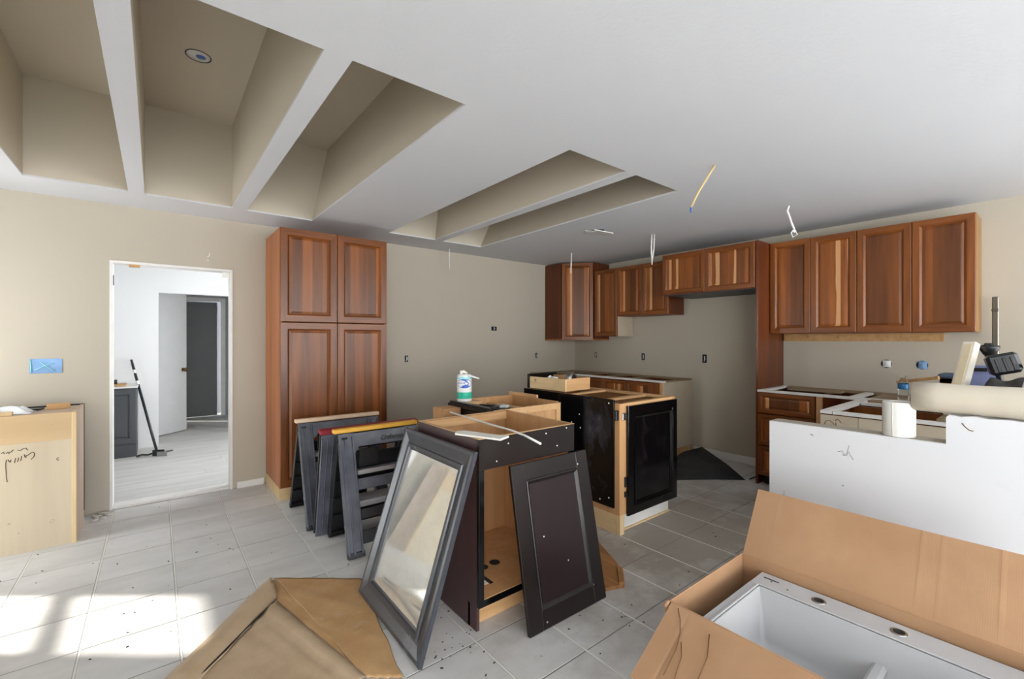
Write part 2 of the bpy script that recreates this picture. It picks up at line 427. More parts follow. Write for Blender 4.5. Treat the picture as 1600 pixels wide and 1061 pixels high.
o = m.build('tile_field', 'tile', floor); o['kind'] = 'stuff'

DX0, DX1, DZ = -0.285, 0.548, 1.995
wall_back = struct(slab('wall_back', 'wall', [(XL - .12, DX0, YA, YA + .12, 0, ZC), (DX1, XB + .12, YA, YA + .12, 0, ZC), (DX0, DX1, YA, YA + .12, DZ, ZC)]))
wall_right = struct(slab('wall_right', 'wall', [(XB, XB + .12, -1.5, YA, 0, ZC), (XB, XB + .12, YF - .12, -6.2, 0, ZC), (XB, XB + .12, -6.2, -1.5, 2.13, ZC)]))
wall_left = struct(slab('wall_left', 'wall', [
    (XL - .12, XL, YF - .12, -6.2, 0, ZC), (XL - .12, XL, -1.5, 3.74, 0, ZC), (XL - .12, XL, 4.41, YA, 0, ZC),
    (XL - .12, XL, -6.2, -1.5, 2.13, ZC), (XL - .12, XL, 3.74, 4.41, 2.03, ZC), (XL - .12, XL, 3.74, 4.41, 0, .05)]))
wall_front = struct(slab('wall_front', 'wall', [
    (XL, -1.1, YF - .12, YF, 0, ZC), (4.5, XB, YF - .12, YF, 0, ZC), (-1.1, 4.5, YF - .12, YF, 2.25, ZC), (-1.1, 4.5, YF - .12, YF, 0, .05)]))
def window(name, plane, a0, a1, z0, z1, mull, rails=()):
    m = MB(); b = .045
    def add(p0, p1, q0, q1):
        if plane[0] == 'x': m.box(plane[1] - .08, plane[1] - .03, p0, p1, q0, q1)
        else: m.box(p0, p1, plane[1] - .08, plane[1] - .03, q0, q1)
    add(a0, a1, z0, z0 + b); add(a0, a1, z1 - b, z1); add(a0, a0 + b, z0 + b, z1 - b); add(a1 - b, a1, z0 + b, z1 - b)
    for k in range(1, mull):
        c = a0 + (a1 - a0) * k / mull; add(c - .04, c + .04, z0 + b, z1 - b)
    for zr in rails: add(a0 + b, a1 - b, zr - .033, zr + .033)
    w = struct(m.build(name, 'trim'))
    g = MB()
    if plane[0] == 'x': g.box(plane[1] - .058, plane[1] - .052, a0 + b, a1 - b, z0 + b, z1 - b)
    else: g.box(a0 + b, a1 - b, plane[1] - .058, plane[1] - .052, z0 + b, z1 - b)
    g.build('pane', 'pane', w); return w
window('window_1', ('x', XL), -6.2, -1.5, 0.0, 2.13, 4)
window('fill_window_right', ('x', XB + .11), -6.2, -1.5, 0.0, 2.13, 4)  # added window, out of view, evens the daylight from the right
window('window_2', ('x', XL), 3.74, 4.41, 0.05, 2.03, 1, (1.36,))
window('fill_window_front', ('y', YF), -1.1, 4.5, 0.05, 2.25, 4)  # added window behind the camera, there for fill light

# ceiling with two groups of recesses
G1Y0, G1Y1, G2Y0, G2Y1 = 1.725, 4.285, 1.765, 4.28
bays1 = [(-.68, -.155), (-.063, .49), (.594, 1.11)]
bays2 = [(1.835, 2.363), (2.457, 2.965)]
holes = [(a, b, G1Y0, G1Y1, 0.0 if i < 2 else .13) for i, (a, b) in enumerate(bays1)] + [(a, b, G2Y0, G2Y1, .30) for a, b in bays2]
m = MB(); xcur = XL - .12
ceil_t = .012
for a, b, y0, y1, fl in holes:
    m.box(xcur, a, YF - .12, YA + .12, ZC, ZC + ceil_t)
    m.box(a, b, YF - .12, y0, ZC, ZC + ceil_t); m.box(a, b, y1, YA + .12, ZC, ZC + ceil_t); xcur = b
m.box(xcur, XB + .12, YF - .12, YA + .12, ZC, ZC + ceil_t)
ceiling = struct(m.build('ceiling', 'ceiling'))
ZR = 3.11
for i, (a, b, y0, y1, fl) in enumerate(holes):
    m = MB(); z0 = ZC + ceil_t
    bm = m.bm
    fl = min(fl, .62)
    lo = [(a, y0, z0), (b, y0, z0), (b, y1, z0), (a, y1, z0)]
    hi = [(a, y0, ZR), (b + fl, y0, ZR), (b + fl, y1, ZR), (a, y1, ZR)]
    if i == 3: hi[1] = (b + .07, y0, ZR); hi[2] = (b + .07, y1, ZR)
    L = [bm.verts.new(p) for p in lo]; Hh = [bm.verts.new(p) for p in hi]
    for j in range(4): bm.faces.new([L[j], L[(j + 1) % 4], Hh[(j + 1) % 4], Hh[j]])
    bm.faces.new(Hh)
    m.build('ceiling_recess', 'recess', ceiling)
# outer shell over the recesses keeps the roof space dark
struct(slab('roof_deck', 'white_wall', [(XL - .12, XB + .12, YF - .12, 10, 3.35, 3.4), (XL - .14, XL - .12, YF - .12, 10, ZC, 3.35), (XB + .12, XB + .14, YF - .12, 10, ZC, 3.35),
      (XL - .12, XB + .12, YF - .14, YF - .12, ZC, 3.35), (XL - .12, XB + .12, 10, 10.02, ZC, 3.35)]))

struct(slab('baseboard_right', 'trim', [(XB - .014, XB, 1.86, 2.80, 0, .085)], bev=.003))
struct(slab('baseboard_back', 'trim', [(.58, .80, YA - .014, YA, 0, .06)], bev=.003))
t1 = struct(slab('trim_1', 'trim', [(DX0, DX0 + .02, YA - .006, YA + .13, 0, DZ - .02), (DX1 - .02, DX1, YA - .006, YA + .13, 0, DZ - .02), (DX0, DX1, YA - .006, YA + .13, DZ - .02, DZ)], bev=.002))
slab('threshold', 'trim', [(DX0 + .02, DX1 - .02, YA + .02, YA + .15, 0.0, .022)], t1, bev=.004)
slab('corner_bead', 'white_paper', [(DX1 - .075, DX1 - .02, YA + .055, YA + .058, DZ - .07, DZ - .02)], t1)
slab('hinge', 'dark_metal', [(DX0 + .02, DX0 + .024, YA + .03, YA + .06, 1.80, 1.88)], t1)
slab('wood_shim', 'tan_stick', [(-.17, -.10, YA + .02, YA + .09, DZ - .035, DZ - .02)], t1)

# half wall in front of the peninsula
HX = 2.73
m = MB()
m.prism([(1.06, 0), (1.06, .90), (.335, .90), (.335, 1.02), (.325, 1.03), (.29, 1.026), (.25, 1.033), (.21, 1.027), (.15, 1.031), (.09, 1.026), (.03, 1.03), (-1.4, 1.03), (-1.4, 0)], HX, HX + .115, 'x')
half = struct(m.build('wall_half', 'half_wall'))
slab('raw_top_edge', 'wall_cap', [(HX + .012, HX + .103, .337, 1.055, .9, .903)], half)
def stroke(name, pts, r, mat, parent, plane):
    m = MB(); q = [((plane[1], a, b) if plane[0] == 'x' else (a, plane[1], b)) for a, b in pts]
    m.tube(q, r, 5); return m.build(name, mat, parent)
for st in [[(0.734, 0.788), (0.717, 0.795), (0.706, 0.777), (0.695, 0.789), (0.69, 0.817), (0.687, 0.828)], [(0.715, 0.775), (0.698, 0.775), (0.687, 0.798), (0.681, 0.779), (0.669, 0.76)], [(0.985, 0.525), (0.985, 0.495)]]:
    stroke('scuff_mark', st, .0016, 'pencil', half, ('x', HX))
for st in [[(0.856, 0.858), (0.842, 0.852)], [(0.716, 0.622), (0.709, 0.618)]]: stroke('nail_hole', st, .0028, 'pencil', half, ('x', HX))
stroke('crack', [(.285, 1.0), (.275, .985), (.262, .972), (.25, .971)], .002, 'ink_brown', half, ('x', HX))

# room beyond the doorway, then the hall behind it
f2 = struct(slab('floor', 'grout', [(XL - .12, 2.4, YA, 10, -.12, -.004)]))
random.seed(3)
for r in range(28):
    y = YA + .0 + r * .186
    x = XL - .1 + random.uniform(-.9, 0)
    while x < 2.3:
        xa, xb = max(x, XL), min(x + 1.2, 2.3)
        if xb - xa > .05: slab('plank', 'plank', [(xa + .001, xb - .001, y + .001, y + .184, -.004, random.uniform(-.0004, 0))], f2)
        x += 1.2
YW = 7.25
struct(slab('wall_far', 'white_wall', [(XL, .03, YW, YW + .12, 0, ZC), (1.75, 2.3, YW, YW + .12, 0, ZC), (.03, 1.75, YW, YW + .12, 1.965, ZC)]))
struct(slab('wall_side_room_left', 'white_wall', [(XL - .12, XL, YA + .12, 10, 0, ZC)]))
struct(slab('wall_side_room_right', 'white_wall', [(2.3, 2.42, YA + .12, 5.0, 0, ZC), (2.3, 2.42, 7.1, 10, 0, ZC), (2.3, 2.42, 5.0, 7.1, 0, .1), (2.3, 2.42, 5.0, 7.1, 2.3, ZC)]))
struct(slab('wall_side_room_near', 'white_wall', [(XL, DX0, YA + .12, YA + .13, 0, ZC), (DX1, 2.3, YA + .12, YA + .13, 0, ZC), (DX0, DX1, YA + .12, YA + .13, DZ, ZC)]))
struct(slab('ceiling', 'ceiling', [(XL - .12, 2.42, YA + .12, 10, ZC, ZC + .05)]))
window('fill_window_side_room', ('x', 2.41), 5.0, 7.1, 0.1, 2.3, 2)  # added window, unseen, brightens the side room and the hall door leaf
struct(slab('wall_hall_left', 'hall_wall', [(-.62, -.5, YW + .12, 9.5, 0, ZC)]))
struct(slab('wall_hall_end', 'hall_wall', [(-.5, -.12, 9.5, 9.6, 0, ZC), (.93, 2.3, 9.5, 9.6, 0, ZC), (-.12, .93, 9.5, 9.6, 2.06, ZC)]))
struct(slab('trim_2', 'trim', [(.915, .985, 9.485, 9.5, 0, 2.1), (-.17, -.10, 9.485, 9.5, 0, 2.1), (-.10, .915, 9.485, 9.5, 2.04, 2.1)], bev=.003))
d2 = struct(slab('door_2', 'door_dark', [(0.02, .86, 9.52, 9.555, .012, 2.02)], bev=.002)); d2.rotation_euler = (0, 0, 0)
for z in (.25, 1.05, 1.85): slab('hinge', 'steel', [(.862, .875, 9.50, 9.53, z, z + .09)], d2)
struct(slab('wall_hall_dark', 'hall_wall', [(-.3, 1.2, 9.9, 9.95, 0, ZC)]))
d1m = lean((-.22, 7.77, .012), (.572, .5, 0), (0, 0, 1))
d1 = struct(slab('door_1', 'door_grey', [(0, .76, -.0175, .0175, 0, 2.02)], bev=.002, mtx=d1m))
m = MB(); m.lathe([(.004, 0), (.026, .002), (.026, .006), (.011, .012), (.011, .03), (.026, .04), (.03, .052), (.024, .066), (.003, .07)], mtx=Matrix.Translation((.70, -.0175, .905)) @ Matrix.Rotation(PI / 2, 4, 'X'))
kn = m.build('door_knob', 'brass'); kn.parent = d1

# ------------------------------------------------------------------ cabinets (local x = width seen from the front, y = depth, front at y = 0)
CH = dict(v='cherry_v', h='cherry_h', p='cherry_p')
def door(parent, name, x0, x1, z0, z1, yf, fw=.058, t=.02, mats=('cherry_v', 'cherry_h', 'cherry_p'), raised=True, label=None):
    m = MB(); y = yf - t
    m.frame(x0, x1, z0, z1, [(0, yf), (0, y + .003), (.003, y), (fw - .016, y), (fw - .010, y + .003), (fw - .003, y + .008), (fw, y + .013), (fw, yf)], 0, 1)
    d = m.build(name, mats[:2], parent)
    if label: d['label'] = label
    m = MB()
    a0, a1, b0, b1 = x0 + fw - .004, x1 - fw + .004, z0 + fw - .004, z1 - fw + .004
    m.box(a0, a1, y + .012, yf - .002, b0, b1)
    if raised and (a1 - a0) > .1 and (b1 - b0) > .08:
        e = .016
        m.frame(a0 + .006, a1 - .006, b0 + .006, b1 - .006, [(0, y + .0125), (0, y + .011), (e, y + .007)], 0, 0)
        m.box(a0 + .006 + e, a1 - .006 - e, y + .007, y + .0125, b0 + .006 + e, b1 - .006 - e)
    m.build('panel', mats[2], d)
    return d
def carcass(p, w, d, z0, z1, side='cherry_side', inside='cherry_in', top=True, back=True, right=None, left=None, t=.018, frame=None, bottom=True):
    slab('side_panel', left or side, [(0, t, 0, d, z0, z1)], p)
    slab('side_panel', right or side, [(w - t, w, 0, d, z0, z1)], p)
    if back: slab('back_panel', inside, [(t, w - t, d - .008, d, z0, z1)], p)
    if bottom: slab('bottom_panel', inside, [(t, w - t, 0, d - .008, z0, z0 + t)], p)
    if top: slab('top_panel', side, [(t, w - t, 0, d - .008, z1 - t, z1)], p)
    if frame:
        f = .038
        slab('face_frame', frame, [(0, f, -.019, 0, z0, z1), (w - f, w, -.019, 0, z0, z1), (f, w - f, -.019, 0, z1 - f, z1), (f, w - f, -.019, 0, z0, z0 + f)], p)

# tall pantry
p = thing('pantry_cabinet', 'tall cherry pantry cabinet with four framed doors beside the doorway', 'cabinet', (.815, 4.14, 0))
W = .935
carcass(p, W, .60, .105, 2.31)
slab('plinth', 'pine', [(0, W, .012, .03, 0, .105), (0, .018, .03, .6, 0, .105), (W - .018, W, .03, .6, 0, .105)], p, bev=.001)
hw = W / 2
for i in range(2):
    door(p, 'door', i * hw + .002, (i + 1) * hw - .002, 1.515, 2.308, 0, .07)
    door(p, 'door', i * hw + .002, (i + 1) * hw - .002, .112, 1.508, 0, .07)
m = MB(); m.tube([(hw - .02, .05, 2.31), (hw - .02, .05, 2.335)], .003, 6); m.build('screw', 'steel', p)

# base cabinet turned with its plywood back to the room
p = thing('turned_base_cabinet', 'base cabinet standing backwards with bare plywood back and handwriting', 'cabinet', (-1.15, 4.168, 0))
W = .735
slab('back_panel', ['ply'], [(0, W - .018, 0, .01, 0, .70)], p)
slab('top_rail', 'ply_band', [(0, W - .018, -.004, .014, .70, .878)], p, bev=.001)
slab('edge_strip', 'pine', [(W - .022, W, -.006, .02, 0, .878)], p, bev=.002)
slab('side_panel', 'ply_grey', [(W - .018, W, .02, .385, 0, .885)], p)
slab('side_panel', 'ply_grey', [(0, .018, .01, .385, 0, .885)], p)
slab('top_panel', 'ply_grey', [(.018, W - .018, .01, .385, .862, .880)], p)
slab('front_edge', 'espresso', [(-.01, W + .004, .385, .40, 0.1, .890)], p)
for st in [[(-0.752, 0.649), (-0.744, 0.659), (-0.74, 0.645)], [(-0.731, 0.646), (-0.724, 0.656), (-0.72, 0.653), (-0.721, 0.64)], [(-0.72, 0.653), (-0.712, 0.652), (-0.701, 0.666)],
    [(-0.683, 0.661), (-0.672, 0.655), (-0.659, 0.666), (-0.647, 0.669), (-0.64, 0.652)],
    [(-0.728, 0.466), (-.731, .498), (-0.734, 0.559), (-0.734, 0.587), (-0.731, 0.605), (-0.724, 0.606), (-0.718, 0.591), (-0.714, 0.588), (-0.712, 0.606)],
    [(-0.697, 0.581), (-0.694, 0.598), (-0.691, 0.612)], [(-0.684, 0.585), (-0.68, 0.605), (-0.678, 0.612)], [(-0.67, 0.59), (-0.667, 0.608), (-0.666, 0.621)],
    [(-0.655, 0.629), (-0.651, 0.61), (-0.647, 0.607), (-0.645, 0.623)], [(-0.64, 0.619), (-0.628, 0.631), (-0.616, 0.639), (-0.609, 0.626), (-0.612, 0.608), (-0.624, 0.591)],
    [(-0.498, 0.582), (-0.506, 0.581), (-0.509, 0.572), (-0.503, 0.565), (-0.496, 0.567)]]:
    stroke('handwriting', [(a + 1.15, b) for a, b in st], .0022, 'ink', p, ('y', 0))
for x, z, r in ((.62, .17, .011), (.43, .2, .005), (.47, .13, .005), (.62, .80, .005)):
    m = MB(); m.lathe([(.0005, -.0015), (r, -.001), (r, .002)], n=10, mtx=Matrix.Translation((x, -.004 if z > .7 else 0, z)) @ Matrix.Rotation(PI / 2, 4, 'X')); m.build('screw_hole', 'ink_brown', p)
m = MB(); random.seed(5)
def ragfn(u, v):
    a = (u - .5) * .3; b = (v - .5) * .16
    h = .02 + .028 * abs(math.sin(u * 9 + v * 4)) * (1 - abs(2 * v - 1)) + .012 * math.sin(v * 13 + u * 5)
    edge = min(u, 1 - u, v, 1 - v); h *= min(1, edge * 5)
    return (a + .015 * math.sin(v * 9), b + .012 * math.sin(u * 11), max(h, .001))
m.grid(ragfn, 26, 16)
tag(m.build('crumpled_plastic', 'rag', loc=(-.79, 4.29, .8805), solid=.002), 'crumpled white plastic lying on the backwards plywood cabinet', 'plastic')
o = slab('wood_block', 'tan_stick', [(0, .115, -.02, .02, 0, .038)], bev=.002, loc=(-.585, 4.40, .8805), rz=.05); tag(o, 'small tan wood block lying on the backwards cabinet near the wall', 'wood block')
o = slab('wood_offcut', 'pine_x', [(0, .16, -.02, .02, 0, .022)], bev=.002, loc=(-.87, 4.195, .8805), rz=.03); tag(o, 'pale wood offcut on the backwards cabinet below the crumpled plastic', 'wood offcut')
m = MB(); m.prism([(-.62, 4.36), (-.60, 4.43), (-.72, 4.45), (-.74, 4.38)], .8805, .893); tag(m.build('black_shim', 'plastic_dk'), 'flat black plastic shim beside the small tan wood block', 'shim')

# blue tape over the wall box, other wall boxes
o = slab('taped_wall_box', 'blue_tape', [(-.085, .085, -.004, .0, -.054, .054)], loc=(-.635, YA - .0005, 1.166), bev=.001); tag(o, 'blue masking tape over a wide wall box above the plywood cabinet', 'wall box')
m = MB(); m.tube([(-.03, -.005, .03), (.0, -.007, .0), (.05, -.005, -.04)], .003, 6); m.tube([(-.06, -.005, -.03), (-.01, -.007, .0), (.045, -.005, .02)], .003, 6); m.tube([(-.08, -.005, .045), (-.075, -.006, -.045)], .004, 6); m.build('tape_crease', 'pale_teal', o)
def wall_box(loc, wall, w, h, label, tape=False, rnd=False):
    rz = 0 if wall == 'A' else -PI / 2
    t = thing('wall_box', label, 'outlet box', loc, rz, 'open electrical boxes in the walls')
    if rnd:
        m = MB(); m.lathe([(w / 2 - .006, -.001), (w / 2, -.003), (w / 2, .0)], n=20, mtx=Matrix.Rotation(PI / 2, 4, 'X') @ Matrix.Scale(-1, 4, (0, 0, 1))); m.build('rim', 'dark_hole', t)
        m = MB(); m.lathe([(.0005, .0), (w / 2 - .004, .0), (w / 2 - .004, .002)], n=20, mtx=Matrix.Translation((0, -.001, 0)) @ Matrix.Rotation(PI / 2, 4, 'X')); m.build('back', 'dark_hole', t)
        m = MB(); m.grid(lambda u, v: ((u - .42) * w * .75, -.006 - .012 * math.sin(u * 3) * math.sin(v * 3), (v - .5) * h * .78), 6, 6); m.build('tape', 'blue_tape' if tape else 'white_plastic', t)
    else:
        m = MB(); m.frame(-w / 2, w / 2, -h / 2, h / 2, [(0, 0), (0, -.002), (.005, -.002), (.005, -.0005)], 0, 0); m.build('rim', 'drywall_edge', t)
        slab('back', 'dark_hole', [(-w / 2 + .005, w / 2 - .005, -.0012, -.0004, -h / 2 + .005, h / 2 - .005)], t)
        m = MB(); m.tube([(-.003, -.002, -h * .3), (.006, -.008, 0), (0, -.004, h * .28)], .006, 6); m.build('wire', 'white_plastic', t)
wall_box((2.25, YA, 1.142), 'A', .05, .085, 'narrow open outlet box on the wall right of the tall pantry')
wall_box((3.50, YA, 1.507), 'A', .10, .065, 'wide high outlet box in the middle of the bare back wall')
wall_box((4.255, YA, 1.134), 'A', .05, .085, 'open outlet box under the left side of the corner wall cabinet')
wall_box((XB, 4.33, 1.137), 'B', .05, .085, 'open outlet box near the room corner above the counter frame')
wall_box((XB, 3.517, 1.134), 'B', .06, .10, 'open outlet box below the two short wall cabinet doors')
wall_box((XB, 2.671, 1.137), 'B', .065, .11, 'open outlet box alone in the bare refrigerator alcove wall')
wall_box((XB, 1.0, 1.148), 'B', .075, .075, 'round wall hole with white wires below the long row of wall cabinets', rnd=True)
wall_box((XB, .764, 1.147), 'B', .075, .085, 'round wall hole with blue tape nearest the clutter', tape=True, rnd=True)
m = MB(); m.tube([(.36, YA - .003, 2.13), (.372, YA - .02, 2.12), (.368, YA - .014, 2.10), (.358, YA - .006, 2.09)], .005, 6); m.tube([(.36, YA - .003, 2.07), (.366, YA - .008, 2.055)], .006, 6)
tag(m.build('wire_stub', 'wire_w'), 'short white wire stub poking from the wall above the doorway', 'wire')

# ---- upper cabinets
p = thing('corner_wall_cabinet', 'tall diagonal cherry wall cabinet in the corner touching the ceiling', 'cabinet', (0, 0, 0))
z0, z1 = 1.352, 2.425
pts = [(4.42, 4.742), (4.42, 4.42), (4.72, 4.08), (5.042, 4.08), (5.042, 4.742)]
m = MB(); m.prism(pts, z0, z0 + .018); m.build('bottom_panel', 'cherry_side', p)
m = MB(); m.prism(pts, z1 - .018, z1); m.build('top_panel', 'cherry_dark', p)
slab('side_panel', 'cherry_dark', [(4.42, 4.438, 4.42, 4.742, z0 + .018, z1 - .018)], p)
slab('side_panel', 'cherry_dark', [(4.72, 5.042, 4.08, 4.098, z0 + .018, z1 - .018)], p)
slab('back_panel', 'cherry_in', [(4.438, 5.042, 4.734, 4.742, z0 + .018, z1 - .018), (5.034, 5.042, 4.098, 4.734, z0 + .018, z1 - .018)], p)
u = Vector((.30, -.34, 0)); wd = u.length; mt = lean((4.42, 4.42, 0), u, (0, 0, 1))
pd = bpy.data.objects.new('door', None)
def door_at(parent, mtx, *a, **k):
    d = door(parent, *a, **k); d.matrix_local = mtx; return d
bpy.data.objects.remove(pd)
door_at(p, mt, 'door', .012, wd - .012, z0 + .004, z1 - .004, -.001, .06)

def wallB(name, label, cat, yl, depth, group=None, x=None): return thing(name, label, cat, (XB - .008 - depth, yl, 0), -PI / 2, group)
p = wallB('wall_cabinet', 'narrow cherry wall cabinet squeezed beside the diagonal corner cabinet', 'cabinet', 4.06, .322, 'cherry wall cabinets')
carcass(p, .385, .322, 1.405, 2.30, 'cherry_dark', right='beige_panel'); door(p, 'door', .003, .383, 1.408, 2.297, 0, .055)
p = wallB('wall_cabinet', 'short pair of cherry wall cabinet doors left of the refrigerator alcove', 'cabinet', 3.672, .322, 'cherry wall cabinets')
carcass(p, .742, .322, 1.665, 2.30, 'cherry_dark')
for i in range(2): door(p, 'door', .003 + i * .371, .371 * (i + 1) - .001, 1.668, 2.297, 0, .055)
p = wallB('wall_cabinet', 'deep shallow cherry cabinet pair above the refrigerator alcove', 'cabinet', 2.832, .602, 'cherry wall cabinets')
carcass(p, .982, .602, 1.855, 2.30, 'cherry_dark', left='cherry_v')
slab('underside', 'charcoal', [(.01, .972, .02, .59, 1.849, 1.855)], p)
for i in range(2): door(p, 'door', .003 + i * .491, .491 * (i + 1) - .001, 1.858, 2.297, 0, .055)
o = slab('refrigerator_side_panel', 'cherry_dark', [(4.44, XB - .002, 1.826, 1.846, 0, 2.305)], bev=.001); tag(o, 'full height dark cherry panel closing the refrigerator alcove', 'panel')
lab = ['pair of cherry wall cabinet doors next to the refrigerator side panel', 'pair of streaked cherry wall cabinet doors at the open right end']
yl = 1.822
for c in range(2):
    p = wallB('wall_cabinet', lab[c], 'cabinet', yl, .322, 'cherry wall cabinets')
    w = .69 if c == 0 else .712
    carcass(p, w, .322, 1.42, 2.302, 'cherry_dark', right='cherry_dark' if c == 0 else 'end_veneer')
    for i in range(2): door(p, 'door', .002 + i * w / 2, w / 2 * (i + 1) - .002, 1.424, 2.30, 0, .06)
    yl -= w + .002
o = slab('hanging_cleat', 'tan_stick', [(XB - .022, XB - .002, .63, 1.815, 1.348, 1.418)], bev=.001); tag(o, 'tan timber cleat screwed to the wall under the right wall cabinets', 'cleat')
for y in (.9, 1.35, 1.6): 
    m = MB(); m.lathe([(.0005, 0), (.005, 0), (.005, .003)], n=8, mtx=Matrix.Translation((XB - .022, y, 1.385)) @ Matrix.Rotation(-PI / 2, 4, 'Y')); m.build('screw', 'dark_metal', o)

# ---- base cabinets along the right wall, corner end
p = thing('corner_base_cabinet', 'cherry base cabinet run in the far corner with beige end panel', 'cabinet', (4.44, 4.13, 0), -PI / 2)
W = 1.31
slab('end_panel', 'beige_panel', [(W - .018, W, -.0, .602, .105, .875)], p)
slab('toe_board', 'tan_stick', [(W - .020, W - .002, .06, .56, 0, .105), (0, W - .02, .075, .093, 0, .105)], p)
slab('side_panel', 'cherry_in', [(0, .018, 0, .602, .105, .875)], p)
slab('back_panel', 'cherry_in', [(.018, W - .018, .594, .602, .105, .875)], p)
slab('bottom_panel', 'cherry_in', [(.018, W - .018, 0, .594, .105, .123)], p)
slab('divider', 'cherry_in', [(.43, .448, 0, .594, .123, .875), (.80, .818, 0, .594, .123, .875), (1.12, 1.138, 0, .594, .123, .875)], p)
slab('filler', 'cherry_v', [(1.138, W - .05, -.02, 0, .11, .865)], p)
slab('filler', 'maple', [(W - .048, W - .018, -.012, 0, .11, .875)], p)
for a, b in ((.02, .435), (.44, .80), (.806, 1.13)):
    door(p, 'drawer', a, b, .70, .86, 0, .04, raised=False); door(p, 'door', a, b, .115, .69, 0, .055)
p = thing('back_base_cabinet', 'narrow cherry base cabinet on the back wall meeting the corner run', 'cabinet', (4.13, 4.142, 0))
carcass(p, .30, .60, .105, .875, 'cherry_dark', 'cherry_in', top=False)
slab('plinth', 'tan_stick', [(.02, .28, .075, .093, 0, .105)], p)
door(p, 'door', .005, .27, .11, .87, 0, .055)
# counter frame of substrate strips with white edging
p = thing('counter_frame', 'counter substrate strips with white front edge in the far corner', 'counter frame', (0, 0, 0))
slab('substrate_strip', 'substrate', [(4.96, XB - .003, 2.83, YA - .003, .876, .894)], p)
slab('substrate_strip', 'substrate', [(4.13, 4.96, 4.66, YA - .003, .876, .894)], p)
for y in (2.83, 3.33, 3.70, 4.10): slab('cross_strip', 'substrate', [(4.49, 4.955, y, y + .06, .876, .892)], p)
for x in (4.14, 4.36): slab('cross_strip', 'substrate', [(x, x + .06, 4.19, 4.655, .876, .892)], p)
slab('white_edging', 'trim', [(4.425, 4.485, 2.825, 4.13, .876, .896)], p, bev=.001)
slab('white_edging', 'trim', [(4.12, 4.485, 4.132, 4.185, .876, .896)], p, bev=.001)

# ---- drawer base right of the alcove
p = thing('drawer_base_cabinet', 'three drawer cherry base cabinet below the right wall cabinets', 'cabinet', (4.44, 1.822, 0), -PI / 2)
W = .47
carcass(p, W, .60, .095, .872, 'cherry_dark', top=False)
slab('plinth', 'plastic_dk', [(.02, W - .02, .075, .093, 0, .095)], p)
for a, b in ((.678, .868), (.378, .668), (.098, .368)): door(p, 'drawer', .004, W - .004, a, b, 0, .045)
p = thing('open_base_cabinet', 'open cherry base cabinet between drawer unit and peninsula', 'cabinet', (4.44, 1.345, 0), -PI / 2)
W = 1.75
carcass(p, W, .60, .095, .872, 'cherry_dark', top=False)
slab('face_frame', 'maple', [(0, .045, -.019, 0, .095, .872), (.045, .32, -.019, 0, .095, .135)], p)
slab('plinth', 'plastic_dk', [(.02, W - .02, .075, .093, 0, .095)], p)
p = thing('peninsula_cabinet', 'peninsula base cabinet with beige back standing behind the half wall', 'cabinet', (3.465, 1.03, 0), -PI / 2)
W, D = 1.35, .95
slab('back_panel', 'beige_panel', [(0, .205, 0, .012, 0, .865)], p)
slab('back_panel', 'beige_panel', [(.208, W, 0, .012, 0, .865)], p)
slab('seam_strip', 'wall_cap', [(.2045, .2085, -.002, .004, 0, .865)], p)
slab('side_panel', 'cherry_in', [(0, .018, .012, D, 0, .872)], p)
slab('side_panel', 'cherry_in', [(W - .018, W, .012, D, 0, .872)], p)
slab('divider', 'cherry_v', [(.018, W - .018, .56, .578, 0.1, .872)], p)
slab('divider', 'cherry_in', [(.56, .578, .012, .56, .1, .872)], p)
slab('bottom_panel', 'cherry_in', [(.018, W - .018, .012, D, .1, .118)], p)
for st in [[(1.008, 0.798), (1.0, 0.823), (0.976, 0.829), (0.956, 0.812), (0.954, 0.798), (0.976, 0.8)], [(0.947, 0.836), (0.932, 0.844), (0.918, 0.829), (0.915, 0.821)], [(0.944, 0.819), (0.942, 0.8), (0.935, 0.798)]]:
    stroke('handwriting', [(1.03 - a, b) for a, b in st], .0022, 'ink_brown', p, ('y', 0))
# counter frame on drawer base and peninsula
p = thing('counter_frame', 'counter substrate strips with white edging over drawer base and peninsula', 'counter frame', (0, 0, 0))
slab('white_edging', 'trim', [(4.415, 4.47, .62, 1.822, .873, .893)], p, bev=.001)
slab('white_edging', 'trim', [(4.47, XB - .02, 1.77, 1.82, .873, .892)], p, bev=.001)
slab('white_edging', 'trim', [(3.46, 4.41, .965, 1.03, .873, .893)], p, bev=.001)
slab('white_edging', 'trim', [(3.46, 3.505, -.1, .96, .873, .893)], p, bev=.001)
slab('white_edging', 'trim', [(4.10, 4.16, -.1, .96, .873, .893)], p, bev=.001)
slab('white_edging', 'trim', [(4.47, 4.99, 1.07, 1.13, .873, .892)], p, bev=.001)
slab('substrate_strip', 'substrate', [(4.96, XB - .003, -.4, 1.765, .873, .892)], p)
slab('substrate_strip', 'substrate', [(4.80, 4.95, 1.28, 1.70, .873, .890)], p)
slab('substrate_strip', 'substrate', [(4.30, 4.955, .35, 1.0, .8745, .891)], p)
slab('substrate_sheet', 'substrate', [(3.51, 4.29, -.1, .47, .894, .906)], p)
slab('substrate_sheet', 'substrate', [(4.30, 4.955, -.4, .345, .873, .892)], p)

